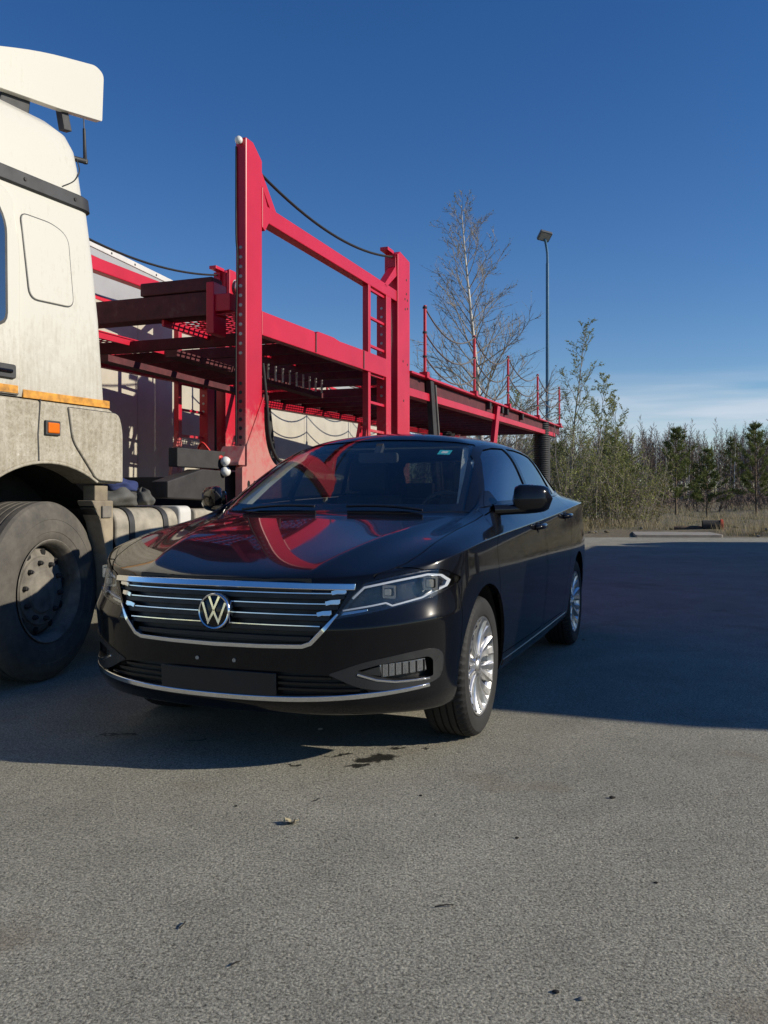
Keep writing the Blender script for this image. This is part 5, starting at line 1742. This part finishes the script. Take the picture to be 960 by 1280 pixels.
def bare_tree(seed, h, r0, n1, spread, start=.2, rise=(.35, .9), leaves=0, leaf_s=.05, lvl2=9, lvl3=4, lean=.0, tw=.005, s1=5, s2=3):
    t = TreeMB(seed)
    r = t.r
    trunk, _ = t.limb(t.trunk, (0, 0, -.1), (lean, 0, 1), h, r0, 14, 7, .035, .02, .08)
    tot = len(trunk) - 1
    for k in range(n1):
        f = start + (1 - start) * (k + r.random()) / n1
        i = min(tot - 1, int(f * tot))
        p = trunk[i].lerp(trunk[i + 1], f * tot - i)
        a = k * 2.4 + r.uniform(-.5, .5)
        el = r.uniform(*rise) + .35 * f
        L = spread * (1.05 - f) ** .75 * r.uniform(.7, 1.15) + .25
        d = Vector((math.cos(a) * math.cos(el), math.sin(a) * math.cos(el), math.sin(el)))
        rb = max(tw * 1.6, r0 * .30 * (1 - f) + tw * 1.4)
        pts, dd = t.limb(t.crown, p, d, L, rb, 6, s1, .13, .06, .2)
        n2 = max(3, int(lvl2 * L / spread + 2))
        for m in range(n2):
            g = .22 + .75 * (m + r.random()) / n2
            j = min(5, int(g * 6))
            q = pts[j].lerp(pts[j + 1], g * 6 - j)
            ax = (pts[j + 1] - pts[j]).normalized()
            side = ax.cross(Vector((r.uniform(-1, 1), r.uniform(-1, 1), r.uniform(-.2, 1)))).normalized()
            d2 = (ax * .75 + side * .8 + Vector((0, 0, .15))).normalized()
            L2 = L * r.uniform(.22, .45) * (1.1 - g * .6)
            pt2, _ = t.limb(t.crown, q, d2, L2, max(tw, rb * .4), 3 if s2 > 1 else 2, s2, .2, .06, .4)
            for w in range(lvl3):
                u = r.uniform(.15, 1)
                ns = len(pt2) - 1
                jj = min(ns - 1, int(u * ns))
                qq = pt2[jj].lerp(pt2[jj + 1], u * ns - jj)
                d3 = (d2 * .8 + Vector((r.uniform(-1, 1), r.uniform(-1, 1), r.uniform(-.5, 1))) * .8).normalized()
                pt3, _ = t.limb(t.crown, qq, d3, L2 * r.uniform(.3, .6) + .06, tw * .75, 2 if s2 > 1 else 1, s2, .2, .05, .5)
                for b in range(leaves):
                    e = r.random()
                    pb = pt3[0].lerp(pt3[-1], e)
                    t.bud(pb, leaf_s * r.uniform(.6, 1.3))
    return t


def plant_tree(name, t, loc, mats, label, cat, group=None, rz=0.0, scale=1.0):
    root = empty(name, loc, rz)
    root.scale = (scale, scale, scale)
    tag(root, label, cat, group)
    tk = t.trunk.build('trunk', mats[0], root, smooth=60, fix=False)
    cr = t.crown.build('crown', mats[1], root, smooth=60, fix=False)
    if t.leaf.v:
        t.leaf.build('leaves', mats[2], cr, fix=False)
    return root


# the tall birch over the hauler
b = bare_tree(11, 10.2, .12, 70, 3.3, .12, (.25, .75), 1, .04, 12, 6, -.012, .0052)
plant_tree('birch_tree', b, (3.05, 27.2, .0), ('birch_bark', 'grey_bark', 'shrub_leaf'), 'tall bare birch with white trunk rising behind the red hauler', 'tree', rz=.6)
b = bare_tree(21, 6.9, .055, 24, 1.7, .10, (.6, 1.05), 7, .040, 9, 5, -.02, .005)
plant_tree('willow_tree', b, (6.25, 29.5, .0), ('grey_bark', 'grey_bark', 'spring_leaf'), 'slender willow in fresh green leaf beside the hauler tail', 'tree', rz=1.2)
for i, (x, y, h, s, sd, lb) in enumerate([(7.35, 30.6, 5.2, 1.7, 33, 'small leafing willow right of the slender willow'), (8.35, 31.6, 4.6, 1.6, 34, 'low leafing willow at the end of the shrub row'), (4.9, 31.5, 4.9, 1.8, 35, 'leafing willow sapling between the tall birch and the slender willow')]):
    b = bare_tree(sd, h, .04, 20, s, .08, (.55, 1.0), 7, .045, 9, 5, .02, .005)
    plant_tree('willow_tree', b, (x, y, .0), ('grey_bark', 'grey_bark', 'spring_leaf'), lb, 'tree', rz=i)


def shrub(seed, h, w, n, leaves, leaf_s, sd=4, s2=3):
    t = TreeMB(seed)
    r = t.r
    for k in range(n):
        a = r.uniform(0, 6.28)
        q = w * math.sqrt(r.random()) * .5
        d = Vector((math.cos(a) * .45, math.sin(a) * .45, 1))
        L = h * r.uniform(.55, 1.05)
        pts, _ = t.limb(t.trunk if k < 6 else t.crown, (q * math.cos(a), q * math.sin(a), -.05), d, L, .016, 6, sd, .12, .05, .25)
        for m in range(12):
            g = r.uniform(.15, 1)
            j = min(5, int(g * 6))
            p = pts[j].lerp(pts[j + 1], g * 6 - j)
            d2 = Vector((r.uniform(-1, 1), r.uniform(-1, 1), r.uniform(.1, 1)))
            pt2, _ = t.limb(t.crown, p, d2, h * r.uniform(.10, .26), .0065 if s2 > 1 else .012, 2 if s2 > 1 else 1, s2, .25, .05, .4)
            for b in range(leaves):
                t.bud(pt2[0].lerp(pt2[-1], r.random()) + Vector((r.uniform(-.05, .05), r.uniform(-.05, .05), r.uniform(-.05, .05))), leaf_s * r.uniform(.6, 1.4))
    return t


SH = [('leafy olive shrub under the slender willow', 6.0, 30.2, 3.6, 2.0, 41), ('dense brownish shrub behind the hauler tail', 4.4, 30.4, 3.2, 2.4, 42), ('bushy shrub between the small willow and the low willow', 7.9, 30.4, 3.3, 2.0, 43),
      ('half bare shrub right of the low willow', 8.9, 31.6, 2.9, 1.7, 44), ('dense shrub behind the slender willow', 6.9, 32.2, 3.9, 2.4, 45), ('wide shrub below the tall birch', 2.6, 30.8, 3.0, 2.6, 46)]
for lb, x, y, h, w, sd in SH:
    plant_tree('shrub', shrub(sd, h * .84, w, 36, 10, .05), (x, y, 0), ('grey_bark', 'grey_bark', 'spring_leaf' if sd in (41, 43, 45) else 'shrub_leaf'), lb, 'shrub', 'shrubs behind the hauler')


def pine(seed, h, spread):
    t = TreeMB(seed)
    r = t.r
    trunk, _ = t.limb(t.trunk, (0, 0, -.1), (0, 0, 1), h, .05 * h / 4, 10, 7, .02, .02, .12)
    n = int(h * 2.6)
    for k in range(n):
        f = .22 + .77 * k / n
        z = f * h
        for m in range(r.choice((4, 5, 6))):
            a = m * 1.15 + k * .7 + r.uniform(-.3, .3)
            L = spread * (1.04 - f) ** .8 * r.uniform(.45, 1.3) * (1 if f > .35 else .75)
            el = -.1 + .75 * f + r.uniform(-.15, .15)
            d = Vector((math.cos(a) * math.cos(el), math.sin(a) * math.cos(el), math.sin(el)))
            i = min(9, int(f * 10))
            p = trunk[i].lerp(trunk[i + 1], f * 10 - i)
            pts, dd = t.limb(t.crown, p, d, L, .013, 4, 3, .10, .10, .4)
            for s in range(int(14 + 30 * L)):
                g = r.uniform(.30, 1.03) ** .8
                j = min(3, int(g * 4))
                q = pts[j].lerp(pts[j + 1], g * 4 - j)
                q = q + Vector((r.uniform(-1, 1), r.uniform(-1, 1), r.uniform(-.6, 1))) * .085
                for b in range(3):
                    nd = Vector((r.uniform(-1, 1), r.uniform(-1, 1), r.uniform(-.4, 1.2))).normalized() + dd * .5
                    nd = nd.normalized() * r.uniform(.12, .20)
                    sd = nd.cross(Vector((r.uniform(-1, 1), r.uniform(-1, 1), r.uniform(-1, 1)))).normalized() * .016
                    t.leaf.add([q - sd, q + sd, q + nd], [(0, 1, 2)])
    return t


PN = [('bushy young pine right of the shrubs behind the sedan', 8.6, 33.5, 3.6, 1.7, 51), ('young pine among the shrubs beside the hauler tail', 6.5, 33.0, 3.3, 1.6, 52), ('open crowned pine standing before the birch wood', 13.6, 41.0, 4.4, 2.0, 53),
      ('small pine beside the open crowned pine', 15.4, 42.0, 3.5, 1.5, 54), ('dense pine standing right of the small pine', 17.9, 42.3, 4.5, 2.1, 55), ('low pine between open crowned pine and shrubs', 11.6, 44.0, 3.3, 1.5, 56)]
for lb, x, y, h, w, sd in PN:
    plant_tree('pine_tree', pine(sd, h, w), (x, y, ground_z(x, y) - .02), ('pine_bark', 'pine_bark', 'pine_needles'), lb, 'tree', 'young pines on the verge')

# the birch wood behind: single trees in front, a mass behind them
protos = []
for i in range(7):
    t = bare_tree(70 + i, 9.4 + .5 * (i % 4), .075 + .01 * (i % 3), 32, 2.1, .25, (.45, 1.0), 0, .05, 6, 3, random.uniform(-.03, .03), .017, 1, 1)
    protos.append(t)
tr_mesh, cr_mesh = [], []
for i, t in enumerate(protos):
    m1 = t.trunk.mesh('trunk', False); m1.materials.append(MATS['birch_bark' if i % 3 != 1 else 'grey_bark'])
    m2 = t.crown.mesh('crown', False); m2.materials.append(MATS['twig_bark'])
    for m in (m1, m2):
        for p in m.polygons: p.use_smooth = True
    tr_mesh.append(m1); cr_mesh.append(m2)
rr = random.Random(5)
rows = []
for k in range(200):
    y = 84 + 26 * (k / 200) + rr.uniform(-1.5, 1.5)
    x = rr.uniform(.02, .50) * y
    rows.append((x, y))
for (x, y) in rows:
    i = rr.randrange(7)
    root = empty('wood_tree', (x, y, ground_z(x, y) - .1), rr.uniform(0, 6.28))
    s = rr.uniform(.60, .76)
    root.scale = (s, s, s)
    tag(root, 'thin bare birch in the front of the distant wood', 'tree', 'bare birches at the edge of the wood')
    link_mesh('trunk', tr_mesh[i], root)
    link_mesh('crown', cr_mesh[i], root)
import numpy as np
def mass(name, items, meshes, label, cat, mat_names):
    """many copies joined into one mesh"""
    data = []
    for m in meshes:
        co = np.empty(len(m.vertices) * 3); m.vertices.foreach_get('co', co)
        m.calc_loop_triangles()
        tri = np.empty(len(m.loop_triangles) * 3, dtype=np.int64); m.loop_triangles.foreach_get('vertices', tri)
        data.append((co.reshape(-1, 3), tri.reshape(-1, 3)))
    V, T, MI = [], [], []
    off = 0
    for (k, x, y, z, rz, s) in items:
        co, tri = data[k]
        c, n = math.cos(rz), math.sin(rz)
        p = co * s
        q = np.stack([p[:, 0] * c - p[:, 1] * n + x, p[:, 0] * n + p[:, 1] * c + y, p[:, 2] + z], 1)
        V.append(q); T.append(tri + off); off += len(co)
        MI.append(np.full(len(tri), mat_names[1][k]))
    V = np.concatenate(V); T = np.concatenate(T); MI = np.concatenate(MI)
    me = bpy.data.meshes.new(name)
    me.vertices.add(len(V)); me.vertices.foreach_set('co', V.ravel())
    me.loops.add(len(T) * 3); me.loops.foreach_set('vertex_index', T.ravel().astype(np.int32))
    me.polygons.add(len(T)); me.polygons.foreach_set('loop_start', np.arange(0, len(T) * 3, 3, dtype=np.int32))
    for m in mat_names[0]: me.materials.append(MATS[m])
    me.polygons.foreach_set('material_index', MI.astype(np.int32))
    me.update(calc_edges=True)
    o = link_mesh(name, me)
    tag(o, label, cat, kind='stuff')
    return o
items = []
for k in range(640):
    y = rr.uniform(98, 135)
    x = (rr.uniform(.10, .56) if k < 460 else rr.uniform(-.95, 1.9)) * y
    if True:
        i = rr.randrange(7)
        rz, s = rr.uniform(0, 6.28), rr.uniform(.76, .90)
        z = ground_z(x, y) - .1
        items.append((i, x, y, z, rz, s))
        items.append((7 + i, x, y, z, rz, s))
mass('distant_wood', items, tr_mesh + cr_mesh, 'distant brown mass of bare birch wood behind the verge', 'wood', (['birch_bark', 'twig_bark'], [0] * 7 + [1] * 7))
items = []
for k in range(110):
    y = rr.uniform(92, 140)
    x = rr.uniform(.45, 1.7) * y
    i = rr.randrange(7)
    items.append((i, x, y, ground_z(x, y), rr.uniform(0, 6.28), rr.uniform(.8, 1.2)))
    items.append((7 + i, *items[-1][1:]))
mass('side_wood', items, tr_mesh + cr_mesh, 'bare birch wood carrying on to the right beyond the yard', 'wood', (['birch_bark', 'twig_bark'], [0] * 7 + [1] * 7))
# undergrowth: leafless bushes between the verge and the wood
ug = []
for i in range(4):
    t = shrub(90 + i, 1.6, 1.8, 26, 0, .05, 1, 1)
    t.crown.add(t.trunk.v, t.trunk.f)
    ug.append(t.crown.mesh('ug', False))
items = []
for k in range(420):
    y = 48 + 50 * rr.random() ** .7
    x = rr.uniform(-.3, 1.0) * y
    items.append((rr.randrange(4), x, y, ground_z(x, y) - .05, rr.uniform(0, 6.28), rr.uniform(.7, 1.7)))
mass('undergrowth', items, ug, 'tangle of leafless undergrowth at the foot of the wood', 'undergrowth', (['twig_bark'], [0] * 4))
# young dark conifers inside the wood, seen between the trunks
pm = []
for i in range(2):
    t = pine(120 + i, 4.6, 1.6)
    t.leaf.add(t.crown.v, t.crown.f)
    pm.append(t.leaf.mesh('pm', False))
items = []
for k in range(12):
    y = rr.uniform(88, 112)
    x = rr.uniform(.2, .9) * y
    items.append((rr.randrange(2), x, y, ground_z(x, y) - .05, rr.uniform(0, 6.28), rr.uniform(.8, 1.5)))
mass('conifer_undergrowth', items, pm, 'dark young conifers scattered inside the birch wood', 'conifers', (['pine_needles'], [0] * 2))


def grass(name, mat, n, label, y0, y1, xr, hmin, hmax, seed):
    r = random.Random(seed)
    mb = MB()
    for k in range(n):
        y = y0 + (y1 - y0) * r.random() ** 1.6
        x = r.uniform(*xr) * y
        if 6.8 < x < 9.9 and y < 26.8: continue
        if .5 + .5 * math.sin(x * .9 + 1.7 * math.sin(y * .4)) * math.sin(y * .7 + x * .3) < r.random() * .8: continue
        z = ground_z(x, y) - .02
        s = 1 + max(0, y - 30) * .03
        for b in range(6):
            a = r.uniform(0, 6.28)
            h = r.uniform(hmin, hmax)
            ox, oy = x + r.uniform(-.16, .16) * s, y + r.uniform(-.16, .16)
            lx, ly = math.cos(a) * h * r.uniform(.1, .8), math.sin(a) * h * r.uniform(.1, .8)
            wx, wy = -math.sin(a) * .007 * s, math.cos(a) * .007 * s
            mb.add([(ox - wx, oy - wy, z), (ox + wx, oy + wy, z), (ox + lx, oy + ly, z + h)], [(0, 1, 2)])
    o = mb.build(name, mat, None, fix=False)
    tag(o, label, 'grass', kind='stuff')
grass('dry_grass', 'dry_grass', 9000, 'bleached dry grass covering the verge', 25.6, 75, (.05, .95), .10, .48, 1)
grass('green_grass', 'green_grass', 4500, 'sparse new green grass among the dry blades', 25.3, 60, (.05, .95), .05, .22, 2)

# ------------------------------------------------------------------ lamp post
lp = empty('lamp_post', (5.20, 28.0, 0))
tag(lp, 'tall teal lamp post with a flat floodlight head', 'lamp post')
MB().tube([(0, 0, -.1), (0, 0, 3.2)], .075, 14).tube([(0, 0, 3.2), (0, 0, 8.55)], [.058, .050], 14).lathe([(.13, 0), (.13, .12), (.09, .16), (.075, .4)], 14, 'z').build('post', 'pole_teal', lp, smooth=40)
MB().tube(spline([(0, 0, 8.5), (-.01, -.03, 8.85), (-.06, -.10, 9.10), (-.12, -.20, 9.28)], 5), .040, 12).build('post_arm', 'pole_teal', lp, smooth=60)
hd = empty('lamp_head', (-.13, -.22, 9.36), R(8), lp)
hd.rotation_euler = (R(-38), R(10), R(14))
MB().prism(round_poly([(-.20, -.17), (.20, -.17), (.20, .17), (-.20, .17)], .03, 3), 'z', -.045, .055).build('lamp_housing', 'pole_lamp_grey', hd, .012)
MB().prism(round_poly([(-.165, -.135), (.165, -.135), (.165, .135), (-.165, .135)], .02, 3), 'z', -.052, -.044).build('lamp_glass', 'lamp_glass_dull', hd)
for k in range(6):
    MB().box(-.17 + .062 * k, -.155 + .062 * k, -.14, .14, .05, .085).build('cooling_fin', 'pole_lamp_grey', hd)

# ------------------------------------------------------------------ things lying on the asphalt
def px_ground(px, py):
    y = 1100 * CAM_H / (py - 623)
    return (px - 480) / 1100 * y, y
def pebble(seed, s):
    r = random.Random(seed)
    mb = MB()
    mb.grid(lambda i, j: (s * math.sin(math.pi * j / 5) * math.cos(2 * math.pi * i / 8) * (1 + .25 * math.sin(i * 2.1 + seed)), s * .75 * math.sin(math.pi * j / 5) * math.sin(2 * math.pi * i / 8) * (1 + .2 * math.cos(i * 1.7 + j + seed)), s * .45 * math.cos(math.pi * j / 5)), 8, 6, closed_u=True)
    return mb
PB = [(695, 1241, .008, 'dark_debris', 'dark pebble beside the pale pebble on the asphalt'), (727, 1250, .008, 'stone', 'pale pebble on the open asphalt'), (765, 998, .011, 'dark_debris', 'dark clod on the asphalt right of the sedan front wheel'), (646, 1048, .007, 'dark_debris', 'small dark grit grain on the open asphalt'), (526, 995, .007, 'dark_debris', 'small dark grain below the oil stain'),
      (295, 1008, .006, 'dark_debris', 'small dark grain left of the pale leaf'), (820, 1104, .006, 'dark_debris', 'tiny dark grain on the sunny asphalt'), (705, 787, .016, 'stone', 'pale pebble in the shade behind the rear wheel'), (730, 800, .014, 'stone', 'pale chip in the shade beside the rear tyre'), (400, 912, .012, 'stone', 'pale chip in the shade under the bumper')]
for i, (px, py, s, m, lb) in enumerate(PB):
    x, y = px_ground(px, py)
    o = pebble(i, s).build('pebble', m, None, smooth=50, loc=(x, y, s * .35))
    tag(o, lb, 'pebble')
x, y = px_ground(362, 1030)
lf = empty('fallen_leaf', (x, y, .004), .4)
tag(lf, 'curled pale dry leaf on the asphalt before the sedan', 'leaf')
mb = MB()
mb.grid(lambda i, j: (.040 * (i / 6 - .5), .020 * math.sin(math.pi * (i + .3) / 6.6) * (j - 1) , .003 + .010 * (abs(j - 1)) * math.sin(i * 1.3) ** 2 + .006 * math.sin(i)), 7, 3)
mb.build('leaf_blade', 'dry_leaf', lf, smooth=60)
MB().tube([(.018, 0, .004), (.034, .006, .003)], .0012, 5).build('leaf_stem', 'dry_leaf', lf)
for i, (px, py, L, a, lb) in enumerate([(228, 1158, .035, 1.4, 'thin dark twig lying on the near asphalt'), (555, 1134, .05, .2, 'thin bent twig on the asphalt below the oil stain'), (294, 1206, .025, .8, 'short dark twig on the near asphalt')]):
    x, y = px_ground(px, py)
    o = MB().tube([(x - L / 2 * math.cos(a), y - L / 2 * math.sin(a), .004), (x + .004, y, .007), (x + L / 2 * math.cos(a), y + L / 2 * math.sin(a), .004)], .0018, 5).build('twig', 'dark_debris', None)
    tag(o, lb, 'twig')
# clods and dead leaves along the edge of the verge
rr = random.Random(17)
for i in range(70):
    x = rr.uniform(5, 14); y = EDGE(x) + rr.uniform(.3, 3.4)
    if 6.7 < x < 10.4 and y < 27.3: continue
    s = rr.uniform(.03, .11)
    o = pebble(300 + i, s).build('clod', 'verge_soil' if i % 3 else 'stone', None, smooth=50, loc=(x, y, ground_z(x, y) + s * .2), rot=(0, 0, rr.uniform(0, 6)))
    tag(o, 'lump of earth lying along the edge of the verge', 'clod', 'earth clods on the verge')
